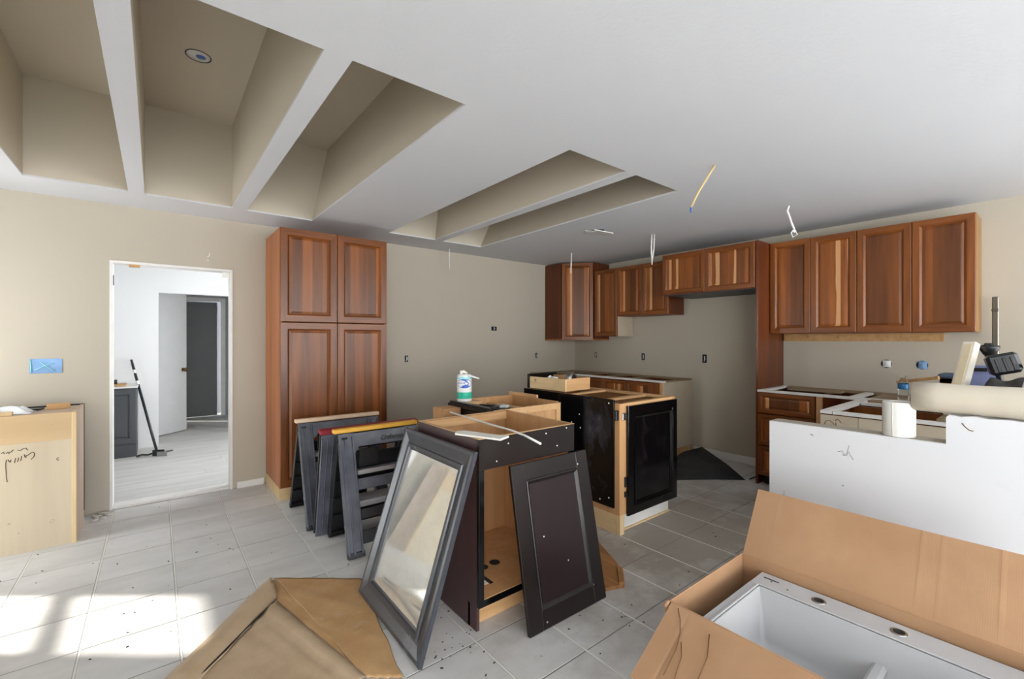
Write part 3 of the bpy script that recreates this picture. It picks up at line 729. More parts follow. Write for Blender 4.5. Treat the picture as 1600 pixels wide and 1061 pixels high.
# ---- island: espresso sink base
p = thing('sink_base_cabinet', 'espresso sink base cabinet with open top and light interior in front', 'cabinet', (1.163, 1.695, 0))
W, D, H = .633, .611, .90
slab('side_panel', ['plum', 'maple_e'], [(0, .016, .019, D, .005, H)], p)
slab('side_lining', 'maple', [(.016, .019, .02, D - .01, .13, H - .001)], p); slab('side_lining', 'maple', [(W - .019, W - .016, .02, D - .01, .13, H - .001)], p)
slab('side_panel', 'espresso', [(W - .016, W, .019, D, .005, H)], p)
slab('back_panel', 'maple', [(.016, W - .016, D - .014, D, .13, H)], p)
slab('bottom_panel', 'maple', [(.019, W - .019, 0.002, D - .014, .135, .153)], p)
slab('false_front', 'espresso', [(0, W, -.002, .018, .755, H)], p, bev=.002)
slab('stile', 'black', [(0, .03, -.002, .019, .118, .755)], p, bev=.002)
slab('stile', 'black', [(W - .03, W, -.002, .019, .118, .755)], p, bev=.002)
slab('bottom_rail', 'black', [(.03, W - .03, -.002, .019, .118, .150)], p, bev=.002)
slab('toe_board', 'maple_e', [(.0, W, .075, .091, 0, .116)], p)
slab('top_edge', 'maple_e', [(0, W, -.002, .018, H, H + .002)], p); slab('top_edge', 'maple_e', [(.0, W, D - .016, D, H, H + .002)], p)
slab('top_edge', 'maple_y', [(0, .017, .018, D - .016, H, H + .002)], p); slab('top_edge', 'maple_y', [(W - .017, W, .018, D - .016, H, H + .002)], p)
slab('back_rail', 'maple_e', [(.02, W - .02, D - .034, D - .015, H - .05, H - .002)], p)
for x, z in ((.10, .785), (.50, .80), (.57, .885), (.42, .875), (.17, .86)):
    m = MB(); m.lathe([(.0005, -.0035), (.0035, -.003), (.004, 0)], n=8, mtx=Matrix.Translation((x, -.002, z)) @ Matrix.Rotation(-PI / 2, 4, 'X')); m.build('screw_head', 'white_plastic', p)
for x, y, r in ((.195, .247, .026), (.275, .25, .027)):
    m = MB(); m.lathe([(.0005, .1545), (r, .1545), (r + .003, .153)], cx=x, cy=y, n=18); m.build('pipe_hole', 'dark_hole', p)
slab('pipe_slot', 'dark_hole', [(.13, .15, .09, .19, .153, .1545)], p)
slab('paper_slip', 'white_paper', [(.07, .125, .10, .17, .153, .1545)], p)

# dark frame mirror leaning on the sink base
u = Vector((-.01, -.715, 0)); v = Vector((.275, -.035, .85))
mm = lean((.853, 2.372, .0100), u, v)
p = thing('framed_mirror', 'dusty mirror in wide dark grey frame leaning on the sink base', 'mirror', mtx=mm)
w, h, fw = .715, .893, .105
m = MB(); m.frame(0, w, 0, h, [(0, .012), (0, -.004), (.006, -.009), (.022, -.010), (.060, .0), (.072, .001), (.076, -.006), (.092, -.006), (.096, .004), (fw, .006), (fw, .012), (0, .012)], 0, 0)
m.build('mirror_frame', 'frame_grey', p)
slab('mirror_glass', 'mirror', [(fw - .004, w - fw + .004, .0075, .011, fw - .004, h - fw + .004)], p)
slab('mirror_backing', 'maple', [(.02, w - .02, .0125, .017, .02, h - .02)], p)
# loose espresso door leaning on the front
dm = lean((1.328, 1.524, .004), (.525, -.006, 0), (.0, .147, .75))
p = thing('loose_cabinet_door', 'loose espresso raised panel door leaning against the sink base front', 'cabinet door', mtx=dm)
w, h, fw = .528, .765, .085
m = MB()
prof_o = [(0, .02), (0, .004), (.006, 0)]
slab('stile', 'espresso', [(0, fw, 0, .02, 0, h)], p, bev=.003); slab('stile', 'espresso', [(w - fw, w, 0, .02, 0, h)], p, bev=.003)
slab('rail', 'espresso', [(fw, w - fw, 0.0005, .02, 0, fw)], p, bev=.003); slab('rail', 'espresso', [(fw, w - fw, 0.0005, .02, h - fw, h)], p, bev=.003)
m = MB(); m.frame(fw - .001, w - fw + .001, fw - .001, h - fw + .001, [(0, .008), (0, -.002), (.006, -.004), (.012, .0), (.022, .008), (.022, .012)], 0, 0); m.build('moulding', 'espresso', p)
slab('panel', 'espresso_panel', [(fw, w - fw, .008, .016, fw, h - fw)], p)
for x, z in ((.16, .40), (.45, .70), (.445, .09), (.11, .03), (.30, .25)):
    m = MB(); m.lathe([(.0005, -.0015), (.004, -.001), (.004, 0)], n=7, mtx=Matrix.Translation((x, .008 if .1 < z < .66 else 0, z)) @ Matrix.Rotation(-PI / 2, 4, 'X')); m.build('paint_fleck', 'white_plastic', p)
# rod and pale board lying on top
m = MB(); m.tube([(1.442, 2.415, .908), (1.42, 2.2, .909), (1.395, 1.95, .91), (1.386, 1.73, .909), (1.378, 1.62, .904), (1.369, 1.50, .888)], .0055, 8)
tag(m.build('white_rod', 'wire_w'), 'thin white bent rod lying across the open sink base top', 'rod')
m = MB(); m.prism([(1.125, 1.843), (1.16, 1.882), (1.197, 1.872), (1.25, 1.72), (1.292, 1.636), (1.221, 1.607)], .9035, .912); tag(m.build('pale_offcut', 'white_paper'), 'pale angled board offcut on the front corner of the sink base', 'offcut')

# second island cabinet
p = thing('drawer_base_cabinet', 'open island cabinet with dark drawer front behind the sink base', 'cabinet', (1.745, 2.93, 0), -PI / 2)
W, D, H = .56, .61, .90   # local x runs towards the camera, front faces left
slab('side_panel', 'maple', [(0, .016, .019, D, 0, H)], p)
slab('side_panel', 'maple', [(W - .016, W, .019, D, 0, H - .02)], p)
slab('side_frame', 'maple_e', [(W, W + .012, .0, D, H - .052, H - .006), (W, W + .012, .0, .05, 0, H - .052), (W, W + .012, D - .045, D, 0, H - .052)], p, bev=.001)
slab('back_panel', 'maple', [(.016, W - .016, D - .014, D, .12, H)], p)
slab('bottom_panel', 'maple', [(.016, W - .016, .019, D - .014, .12, .136)], p)
slab('back_rail', 'maple_e', [(-.05, .30, D + .0, D + .02, H - .10, H + .022)], p, bev=.001)
slab('top_rail', 'espresso', [(.0, W, -.002, .045, H - .02, H)], p, bev=.002)
door(p, 'drawer', .006, W - .006, .73, H - .012, -.002, .035, mats=('espresso', 'espresso', 'espresso'), raised=False, label='dark drawer front')
door(p, 'door', .006, W - .006, .12, .72, -.002, .07, mats=('espresso', 'espresso', 'espresso'))
slab('toe_board', 'maple_e', [(0, W, .075, .091, 0, .118)], p)
slab('corner_brace', 'maple_e', [(.016, .16, .045, .18, H - .022, H - .0005)], p)
slab('stretcher', 'maple_y', [(.016, W - .016, .33, .40, H - .06, H - .042)], p)
slab('drawer_box', 'maple', [(.03, .19, -.16, -.024, .765, .87), (.04, .18, -.15, -.034, .870, .8705, 0)], p)
slab('hinge_tab', 'plastic_dk', [(W - .05, W - .012, .005, .05, H, H + .012)], p, bev=.003)
slab('tool_tray', 'plastic_dk', [(.22, .42, .12, .32, H - .085, H - .05)], p)
p = thing('paint_brush', 'paint brush resting in the open island cabinet behind the wipes', 'brush', (2.05, 2.60, .852), .5)
slab('bristles', 'rag', [(-.03, .03, 0, .06, 0, .022)], p, bev=.005); slab('ferrule', 'steel', [(-.03, .03, .06, .10, 0, .02)], p, bev=.004); slab('handle', 'plastic_dk', [(-.014, .014, .10, .24, .002, .018)], p, bev=.005)

# tub of wipes
def text_on_cyl(body, size, r, cx, cy, z, ang, mat, parent, name):
    cu = bpy.data.curves.new('lettering', 'FONT'); cu.body = body; cu.size = size; cu.align_x = 'CENTER'; cu.extrude = .0004; cu.shear = .2
    o = bpy.data.objects.new('lettering', cu); COL.objects.link(o)
    dg = bpy.context.evaluated_depsgraph_get(); me = bpy.data.meshes.new_from_object(o.evaluated_get(dg)); bpy.data.objects.remove(o)
    for v in me.vertices:
        a = ang + v.co.x / r; rr = r + .0008 + v.co.z
        v.co = (cx + rr * math.cos(a), cy + rr * math.sin(a), z + v.co.y)
    me.materials.clear(); me.materials.append(M[mat])
    q = bpy.data.objects.new(name, me); COL.objects.link(q); q.parent = parent; return q
p = thing('wipes_tub', 'white tub of cleaning wipes with open lid and blue label', 'tub', (1.815, 2.838, .9005))
r = .055
m = MB(); m.lathe([(.0005, 0), (r - .003, 0), (r, .006), (r, .185), (r - .004, .192), (r - .004, .2), (.0005, .203)], n=28); m.build('tub_body', 'white_plastic', p)
m = MB(); m.lathe([(r + .0004, .022), (r + .0006, .023), (r + .0006, .068), (r + .0004, .07)], n=28); m.build('label_band', 'teal', p)
m = MB(); m.lathe([(r + .0004, .168), (r + .0006, .169), (r + .0006, .183), (r + .0004, .184)], n=28); m.build('label_band', 'pale_teal', p)
va = math.atan2(-2.85, -1.80)
def oval(name, sx, sz, zc, off, mat, da=0):
    m = MB(); c = m.bm.verts.new(((r + off) * math.cos(va + da), (r + off) * math.sin(va + da), zc)); ring = []
    for j in range(24):
        a = 2 * PI * j / 24; th = va + da + sx * math.cos(a) / r
        ring.append(m.bm.verts.new(((r + off) * math.cos(th), (r + off) * math.sin(th), zc + sz * math.sin(a))))
    inner = []
    for j in range(24):
        a = 2 * PI * j / 24; th = va + da + .5 * sx * math.cos(a) / r
        inner.append(m.bm.verts.new(((r + off) * math.cos(th), (r + off) * math.sin(th), zc + .5 * sz * math.sin(a))))
    for j in range(24):
        m.bm.faces.new([ring[j], ring[(j + 1) % 24], inner[(j + 1) % 24], inner[j]]); m.bm.faces.new([inner[j], inner[(j + 1) % 24], c])
    m.build(name, mat, p)
oval('label_oval', .062, .034, .135, .0007, 'royal'); oval('label_flash', .034, .020, .140, .0012, 'white_plastic', -.42)
text_on_cyl('Clorox', .021, r + .001, 0, 0, .133, va - .42, 'royal', p, 'lettering')
m = MB(); lm = Matrix.Translation((.018, -.008, .205)) @ Matrix.Rotation(.35, 4, 'Y')
m.lathe([(.0005, 0), (r, 0), (r + .002, .006), (r, .012), (.0005, .014)], n=24, mtx=Matrix.Translation((.045, -.035, .178)) @ Matrix.Rotation(.30, 4, 'Y') @ Matrix.Rotation(.1, 4, 'X')); m.build('lid', 'white_plastic', p)
m = MB(); m.tube([(-.02, .01, .198), (-.022, .01, .22), (-.005, .0, .222), (.02, -.01, .208)], [.012, .014, .012, .006], 8); m.build('wipe', 'white_paper', p)

# third island cabinet, black
p = thing('black_island_cabinet', 'black lacquered island cabinet with glue marked side and hinged black door', 'cabinet', (2.50, 1.955, 0))
W, D, z0, z1 = .70, .985, .14, .915
slab('black_panel', 'black_dusty', [(-.012, .004, .02, D, .185, .943)], p, bev=.002)
slab('side_panel', 'maple', [(.006, .02, .0, D, z0, z1)], p)
slab('side_panel', 'maple', [(W - .016, W, .0, D, z0, z1)], p)
slab('back_panel', 'cherry_in', [(.02, W - .016, D - .014, D, z0, z1)], p)
slab('bottom_panel', 'cherry_in', [(.02, W - .016, 0, D - .014, z0, z0 + .016)], p)
slab('stile', 'maple', [(.006, .095, -.019, 0, z0, z1)], p, bev=.001)
slab('stile', 'maple', [(W - .04, W, -.019, 0, z0, z1)], p, bev=.001)
slab('front_rail', 'maple_e', [(.095, W - .04, -.019, .02, z1 - .03, z1)], p, bev=.001)
slab('top_rail', 'maple_y', [(W - .07, W - .018, .02, D, z1 - .018, z1)], p, bev=.001)
slab('top_rail', 'maple_y', [(.02, .05, .02, D, z1 - .018, z1 - .001)], p)
slab('cross_rail', 'maple_e', [(.05, W - .07, .20, .25, z1 - .018, z1 - .002)], p)
slab('cross_rail', 'maple_e', [(.05, W - .07, .62, .68, z1 - .018, z1 - .002)], p)
slab('inner_panel', 'cherry_v', [(.05, W - .07, .252, .618, z1 - .14, z1 - .125)], p)
d = door(p, 'door', .077, .695, .127, .897, -.022, .075, mats=('black', 'black', 'black'))
m = MB(); m.frame(.077 + .07, .695 - .07, .127 + .07, .897 - .07, [(0, -.034), (.003, -.048), (.010, -.046), (.016, -.034)], 0, 0); m.build('moulding', 'black', d)
slab('hinge', 'steel', [(.03, .075, -.030, -.019, .80, .85)], p, bev=.003); slab('hinge', 'dark_metal', [(.055, .08, -.030, -.019, .33, .40), (.055, .08, -.030, -.019, .26, .30)], p, bev=.002)
slab('catch', 'plastic_dk', [(-.02, .02, -.012, .018, .80, .87)], p, bev=.004)
for y, z in ((.06, .915), (.34, .80), (.33, .70), (.42, .73), (.06, .25), (.14, .22), (.30, .215)):
    m = MB(); m.lathe([(.0005, -.002), (.006, -.001), (.006, 0)], n=8, mtx=Matrix.Translation((-.012, y, z)) @ Matrix.Rotation(PI / 2, 4, 'Y')); m.build('screw_head', 'white_plastic', p)
slab('timber_base', 'pine_x', [(.012, .05, .02, D - .05, .0, .092), (.012, .05, .02, D - .05, .094, .184)], p, bev=.002)
slab('timber_base', 'pine', [(.012, .06, -.018, .018, 0, .165)], p, bev=.002)
slab('toe_board', 'trim', [(.062, W - .01, .035, .05, 0, .138)], p)
slab('quarter_round', 'pine', [(.062, W - .01, .022, .035, 0, .012)], p)
# loose drawer box on the black cabinet
p = thing('pine_tray', 'loose pine drawer box with black front set on the black island cabinet', 'drawer', (2.555, 2.505, .944), .0)
mt = Matrix.Rotation(.06, 4, 'Z')
w, d_, h = .31, .41, .10
slab('drawer_side', 'pine_x', [(0, .014, 0, d_, 0, h)], p, bev=.001); slab('drawer_side', 'maple_y', [(w - .014, w, 0, d_, 0, h)], p, bev=.001)
slab('drawer_back', 'maple_e', [(.014, w - .014, 0, .014, 0, h)], p, bev=.001); slab('drawer_bottom', 'maple', [(.014, w - .014, .014, d_, .01, .016)], p)
slab('drawer_front', 'black', [(-.012, w + .03, d_, d_ + .02, 0, h + .022)], p, bev=.002)
p.rotation_euler = (0, 0, .05)
m = MB(); m.lathe([(.055, 0), (.055, .05), (.036, .05), (.036, 0), (.055, 0)], n=20, mtx=Matrix.Translation((2.72, 2.63, 1.03)) @ Matrix.Rotation(PI / 2, 4, 'X') @ Matrix.Rotation(.3, 4, 'Y'))
tag(m.build('tape_roll', 'steel'), 'roll of silver grey tape standing in the loose drawer box', 'tape roll')
m = MB(); m.tube([(2.60, 2.80, 1.0), (2.60, 2.72, 1.045)], .018, 10); m.tube([(2.60, 2.72, 1.045), (2.62, 2.66, 1.04)], .010, 8); tag(m.build('caulk_tube', 'white_plastic'), 'white caulk tube poking out of the loose drawer box', 'tube')

# ---- sawhorses
def sawhorse(label, loc, rz, L, H, sf, sb, rail_mat, rail_over, tiltm=None):
    p = thing('sawhorse', label, 'sawhorse', loc, rz, 'folding plastic sawhorses by the pantry')
    r0, r1 = rail_over
    slab('top_rail', rail_mat, [(-r0, L + r1, -.022, .030, H - .028, H)], p, bev=.005)
    for sgn, s in ((-1, sf), (1, sb)):
        ln = math.hypot(s, H - .03); th = math.atan2(s, H - .03)
        # panel frame: local x along the beam, z up the slope, y outwards
        base = Matrix.Translation((0, sgn * s, 0)) @ Matrix.Rotation((th if sgn > 0 else -th), 4, 'X')
        for x0 in (0.0, L - .10):
            m = MB()
            m.box(x0, x0 + .10, -.006, .006, .0, ln - .005, bev=.002, mtx=base)
            oy = -1 if sgn < 0 else 1
            for q in (0.006, .040, .090):
                ya, yb = sorted((oy * .006, oy * .020)); m.box(x0 + q - .006 if q > .02 else x0, x0 + q + .006, ya, yb, .02, ln - .03, bev=.002, mtx=base)
            ya, yb = sorted((-oy * .006, -oy * .026))
            for q in (.0, .092): m.box(x0 + q, x0 + q + .008, ya, yb, .01, ln - .06, bev=.001, mtx=base)
            for q in range(5): m.box(x0 + .008, x0 + .092, ya, yb, .04 + q * .13, .048 + q * .13, mtx=base)
            m.build('leg', 'plastic' if sgn < 0 else 'plastic_dk', p)
            m = MB(); m.box(x0 - .003, x0 + .103, -.016, .016, -.002 + .004, .035, bev=.003, mtx=base); m.build('foot', 'plastic_dk', p)
        m = MB(); m.prism([(.10, ln - .01), (L - .10, ln - .01), (L - .10, ln - .14), (L - .13, ln - .10), (.13, ln - .10), (.10, ln - .14)], -.007, .007, 'y', mtx=base); m.build('gusset', 'plastic' if sgn < 0 else 'plastic_dk', p)
        for za, zb, yt, mt_ in ((.40, .47, .010, 'plastic'), (.22, .28, .010, 'plastic_dk'), (.07, .15, .006, 'plastic_dk')):
            m = MB(); m.box(.10, L - .10, -yt, yt, za, zb, bev=.003, mtx=base); m.build('crossbar', mt_ if sgn < 0 else 'plastic_dk', p)
    wid = .55 * (sf + sb) * .5
    m = MB(); zt = .47; yo = (sb - sf) * .35
    m.box(.11, L - .11, yo - wid * .55, yo + wid * .55, zt, zt + .012, bev=.003); m.box(.11, L - .11, yo - wid * .55, yo - wid * .55 + .02, zt + .012, zt + .03, bev=.002); m.build('tray', 'tray', p)
    m = MB(); m.box(.11, L - .11, yo - wid * .75, yo + wid * .75, .26, .30, bev=.01); m.build('lower_tray', 'tray', p)
    m = MB(); m.box(.105, L - .105, -.004, .004, .44, .62, bev=.003, mtx=Matrix.Translation((0, sb, 0)) @ Matrix.Rotation(math.atan2(sb, H - .03), 4, 'X') @ Matrix.Translation((0, -.016, 0))); m.build('back_panel', 'plastic_dk', p)
    m = MB(); m.box(.15, .28, yo + wid * .2, yo + wid * .2 + .01, .50, .62, bev=.002); m.build('bracket', 'plastic_dk', p)
    m = MB(); m.tube([(.02, -.03, H - .06), (.05, -.032, H - .06)], .007, 6); m.build('latch', 'plastic_dk', p)
    return p
sawhorse('sawhorse with pale scuffed wooden top rail nearest the pantry', (.845, 3.66, 0), -.02, .62, .755, .29, .29, 'pale_rail', (.02, .01))
sh = sawhorse('sawhorse with yellow top rail nearest the mirror', (.93, 2.985, 0), -.01, .56, .775, .215, .20, 'yellow', (.03, .0))
cu = bpy.data.curves.new('lettering', 'FONT'); cu.body = 'Craftsman'; cu.size = .047; cu.extrude = .0008; cu.shear = .3; cu.offset = .001; cu.space_character = .85
tx = bpy.data.objects.new('lettering', cu); COL.objects.link(tx)
me = bpy.data.meshes.new_from_object(tx.evaluated_get(bpy.context.evaluated_depsgraph_get())); bpy.data.objects.remove(tx)
tl, tth = math.hypot(.215, .745), math.atan2(.215, .745)
me.transform(Matrix.Translation((0, -.215, 0)) @ Matrix.Rotation(-tth, 4, 'X') @ Matrix.Translation((.275, -.0080, tl - .078)) @ Matrix.Rotation(PI / 2, 4, 'X'))
me.materials.clear(); me.materials.append(M['plastic_dk'])
q = bpy.data.objects.new('lettering', me); COL.objects.link(q); q.parent = sh
# crimson one stands folded, leaning on the yellow one
p = thing('sawhorse', 'folded sawhorse with crimson top rail leaning behind the yellow one', 'sawhorse', (.86, 3.27, 0), 0, 'folding plastic sawhorses by the pantry')
L, H, lnn = .66, .765, .775
base = Matrix.Rotation(math.radians(12), 4, 'X')
m = MB(); m.box(-.01, L + .04, -.03, .03, lnn - .028, lnn, bev=.005, mtx=base); m.build('top_rail', 'crimson', p)
for k, y0 in enumerate((-.022, .022)):
    for x0 in (0., L - .11):
        m = MB(); m.box(x0, x0 + .11, y0 - .005, y0 + .005, 0.006, lnn - .03, bev=.002, mtx=base)
        for q in (0.0, .035, .070, .102): m.box(x0 + q, x0 + q + .009, y0 - .016, y0 - .005, .03, lnn - .05, bev=.002, mtx=base)
        m.build('leg', 'plastic' if k == 0 else 'plastic_dk', p)
    for za, zb in ((.08, .16), (.30, .38), (.62, .73)):
        m = MB(); m.box(.11, L - .11, y0 - .006, y0 + .006, za, zb, bev=.002, mtx=base); m.build('crossbar', 'plastic_dk', p)
bpy.data.curves.remove(cu)

# ------------------------------------------------------------------ sink in its carton
bx0, bx1, by0, by1, bz = 1.48, 2.07, -.06, .92, .40
p = thing('cardboard_box', 'large open cardboard carton holding the white sink', 'box', (0, 0, 0))
t = .006
slab('box_bottom', 'cardboard', [(bx0, bx1, by0, by1, .001, .007)], p)
slab('box_side', 'cardboard', [(bx0, bx1, by1 - t, by1, .007, bz)], p, bev=.002)
slab('box_side', 'cardboard', [(bx0, bx1, by0, by0 + t, .007, bz)], p, bev=.002)
slab('box_side', 'cardboard', [(bx0, bx0 + t, by0 + t, by1 - t, .007, bz)], p, bev=.002)
slab('box_side', 'cardboard', [(bx1 - t, bx1, by0 + t, by1 - t, .007, bz)], p, bev=.002)
random.seed(11)
def flap(name, x0, z0, x1, z1, ya, yb, slant, ripple, seed):
    rnd = random.Random(seed); cr = [(rnd.uniform(.05, .95), rnd.uniform(.3, 1) * ripple) for _ in range(5)]
    def fn(u, v):
        yy = yb + (ya - yb) * u + slant * v * (1 - u)
        b = sum(a * math.exp(-((u - c) / .006) ** 2) for c, a in cr) * min(1, 3 * v)
        b += .004 * math.sin(u * 7 + 1) * v
        x = x0 + (x1 - x0) * v; z = z0 + (z1 - z0) * v
        nx, nz = -(z1 - z0), (x1 - x0); ll = math.hypot(nx, nz); 
        return (x + nx / ll * b, yy, z + nz / ll * b)
    m = MB(); m.grid(fn, 160, 8, smooth=False); return m.build(name, 'cardboard', p, solid=.005)
f = flap('back_flap', bx1 + .002, bz - .004, 2.255, .645, by0, by1 - .004, .008, .0015, 2)
f = flap('front_flap', bx0 - .002, bz - .002, 1.19, .285, by0, by1 - .012, -.03, .003, 5)
f = MB(); f.tube([(bx0 - .004, by1 - .002, bz + .002), (bx0 - .014, by1 + .004, bz - .015), (bx0 - .01, by1 - .004, bz - .06)], [.005, .009, .004], 8); f.build('torn_corner', 'cardboard', p)
fz = lambda x: .398 + (x - 1.478) * .3924 + .008
for pts in ([(1.462, .872), (1.43, .845), (1.385, .818), (1.33, .80), (1.24, .79)], [(1.36, .80), (1.32, .775), (1.22, .75)], [(1.43, .74), (1.36, .71), (1.28, .70)]):
    m = MB(); m.tube([(x, y, fz(x)) for x, y in pts], .0018, 5); m.build('tear_line', 'ink_brown', p)
slab('packing_insert', 'foam', [(bx0 + .03, bx1 - .03, .48, .70, .0075, .119), (bx0 + .03, bx1 - .03, .06, .28, .0075, .119)], p)

# the sink
p = thing('kitchen_sink', 'white composite double bowl kitchen sink lying in the cardboard carton', 'sink', (0, 0, 0))
sx0, sx1, sy0, sy1, sz = 1.497, 2.047, -.018, .825, .36
bX0, bX1 = 1.532, 1.925
bowls = [(.017, .79)]
m = MB(); tk = .012; zr0 = sz - tk
m.box(sx0, bX0, sy0, sy1, zr0, sz, bev=.002); m.box(bX1, sx1, sy0, sy1, zr0, sz, bev=.003)
m.box(bX0, bX1, bowls[0][1], sy1, zr0, sz, bev=.002); m.box(bX0, bX1, sy0, bowls[0][0], zr0, sz, bev=.002)
m.build('rim', 'sink', p)
m = MB(); m.box(bX1 - .003, bX1 + .006, bowls[0][0], bowls[0][1], sz, sz + .006, bev=.002); m.box(bX0 - .006, bX0 + .003, bowls[0][0], bowls[0][1], sz, sz + .006, bev=.002)
m.box(bX0, bX1, bowls[0][1] - .003, bowls[0][1] + .006, sz, sz + .006, bev=.002); m.build('bowl_lip', 'sink', p)
zb = .132
for k, (ya, yb) in enumerate(bowls):
    m = MB(); bm = m.bm
    zt = sz - .001
    def ring(x0, x1, y0, y1, z, r, n=5):
        out = []
        for cx, cy, a0 in ((x1 - r, y1 - r, 0), (x0 + r, y1 - r, PI / 2), (x0 + r, y0 + r, PI), (x1 - r, y0 + r, 1.5 * PI)):
            for j in range(n + 1):
                a = a0 + j * PI / 2 / n; out.append(bm.verts.new((cx + r * math.cos(a), cy + r * math.sin(a), z)))
        return out
    lo_y = (ya + (.005 if k == 0 else 0), yb)
    R = [ring(bX0, bX1, ya, yb, zt - (.06 if False else 0), .012), ring(bX0 + .012, bX1 - .012, ya + .012, yb - .012, zb + .03, .03), ring(bX0 + .028, bX1 - .028, ya + .028, yb - .028, zb + .006, .03), ring(bX0 + .07, bX1 - .07, ya + .07, yb - .07, zb, .03)]
    n = len(R[0])
    for q in range(3):
        for j in range(n):
            fc = bm.faces.new([R[q][j], R[q][(j + 1) % n], R[q + 1][(j + 1) % n], R[q + 1][j]]); fc.smooth = True
    bm.faces.new(R[3])
    m.build('bowl', 'sink', p, solid=-.01)
    m = MB(); m.lathe([(.058, zb + .001), (.055, zb + .004), (.045, zb + .003), (.042, zb - .004 + .006), (.0005, zb + .0015)], cx=1.765, cy=.60, n=26, mis=[0, 0, 0, 0]); m.build('drain', 'steel', p)
m = MB(); m.box(bX0 + .008, bX1 - .008, .375, .415, zb + .002, .268, bev=.010); m.build('divider', 'sink', p)
for y in (.595, .36):
    m = MB(); m.lathe([(.024, sz), (.024, sz + .002), (.017, sz + .003), (.015, sz + .001), (.0005, sz + .0008)], cx=1.985, cy=y, n=20, mis=[0, 0, 1, 1]); m.build('faucet_hole', ['steel', 'dark_hole'], p)
slab('maker_stamp', 'dark_metal', [(2.00, 2.008, .742, .80, sz, sz + .0006)], p)
for y, x in ((.765, 1.99), (.70, 1.975)):
    m = MB(); m.lathe([(.0005, sz + .0012), (.004, sz + .001), (.004, sz)], cx=x, cy=y, n=8); m.build('speck', 'dark_metal', p)

# ------------------------------------------------------------------ builder paper on the floor
p = thing('builder_paper', 'dirty brown builder paper sheet with folded edge spread on the floor tiles', 'paper', (0, 0, 0))
def lerp(a, b, t): return tuple(a[i] + (b[i] - a[i]) * t for i in range(len(a)))
def patch(name, A, B, C, Dp, mat, amp, seed, nu=40, nv=40, lift=None):
    r = random.Random(seed); ph = [r.uniform(0, 6) for _ in range(6)]
    def fn(u, v):
        q = lerp(lerp(A, B, u), lerp(Dp, C, u), v)
        z = .003 + amp * (.5 + .5 * math.sin(q[0] * 17 + ph[0]) * math.sin(q[1] * 13 + ph[1])) + amp * .6 * max(0, math.sin(q[0] * 37 + q[1] * 21 + ph[2]))
        if lift: z += lift(u, v)
        return (q[0] + .003 * math.sin(v * 19 + ph[3]), q[1] + .003 * math.sin(u * 23 + ph[4]), z)
    m = MB(); m.grid(fn, nu, nv); return m.build(name, mat, p, solid=.001)
ridge = lambda u, v: .016 * math.exp(-((v - .05) / .035) ** 2) + .006 * math.exp(-((v - .14) / .02) ** 2)
patch('sheet', (.49, 2.56), (.66, 1.76), (.10, 1.40), (-.30, 1.70), 'kraft', .004, 1, lift=ridge)
patch('sheet', (.53, 2.825), (.91, 2.507), (.775, 1.665), (.66, 1.76), 'kraft_o', .003, 2)
patch('sheet', (.47, 2.70), (.53, 2.825), (.66, 1.76), (.49, 2.57), 'kraft_o', .003, 4)
fold = lambda u, v: .03 * math.sin(PI * min(1, max(0, v))) ** .8 * (1 if v < .98 else 0.5)
patch('folded_edge', (.51, 2.845), (-.42, 1.70), (-.30, 1.62), (.50, 2.60), 'kraft', .003, 3, 50, 14, lift=fold)
m = MB(); m.tube([(.497, 2.575, .012), (.40, 2.47, .013), (.33, 2.40, .012), (.24, 2.29, .013), (.13, 2.17, .012), (-.1, 1.93, .012)], [.001, .005, .003, .005, .004, .003], 6); m.build('fold_gap', 'ink', p)

# brown scrap board and debris
m = MB(); m.prism([(2.32, 1.99), (2.13, 1.625), (2.01, 1.52), (1.90, 1.56), (1.93, 1.66), (2.20, 2.02)], .0005, .020)
m.prism([(2.13, 1.625), (2.01, 1.52), (1.985, 1.535), (2.10, 1.64)], .020, .034)
tag(m.build('scrap_board', 'brown_scrap'), 'splintered brown scrap board on the floor behind the leaning espresso door', 'board')
random.seed(21)
m = MB()
spots = [(-.2 + random.gauss(0, .6), 3.4 + random.gauss(0, .7)) for _ in range(60)] + [(1.02 + random.gauss(0, .10), 1.72 + random.gauss(0, .14)) for _ in range(34)] + [(2.6 + random.gauss(0, .5), 1.6 + random.gauss(0, .3)) for _ in range(40)] + [(1.55 + random.gauss(0, .2), 1.35 + random.gauss(0, .12)) for _ in range(14)]
for x, y in spots:
    if x < -1.4 or y > 4.7 or (y > 4.15 and x < -.38) or (1.16 < x < 1.8 and y > 1.7) or (x > 2.48 and y > 1.9) or (1.88 < x < 2.34 and y > 1.5): continue
    s = random.uniform(.0015, .0045); a = random.uniform(0, PI)
    m.box(-s * random.uniform(.8, 2.2), s, -s * .6, s * .6, 0, s * .6, mtx=Matrix.Translation((x, y, .0005)) @ Matrix.Rotation(a, 4, 'Z'))
o = m.build('floor_debris', 'debris'); o['kind'] = 'stuff'; tag(o, 'dark crumbs and chips scattered over the floor tiles', 'debris')
m = MB(); random.seed(4)
for k in range(26):
    s = random.uniform(.006, .02); m.box(-s, s, -s * .7, s * .7, 0, s * .7, mtx=Matrix.Translation((random.uniform(-.37, -.27), random.uniform(4.55, 4.72), .001)) @ Matrix.Rotation(random.uniform(0, 3), 4, 'Z') )
o = m.build('plaster_rubble', 'drywall_edge'); o['kind'] = 'stuff'; tag(o, 'pale plaster rubble at the foot of the doorway jamb', 'rubble')

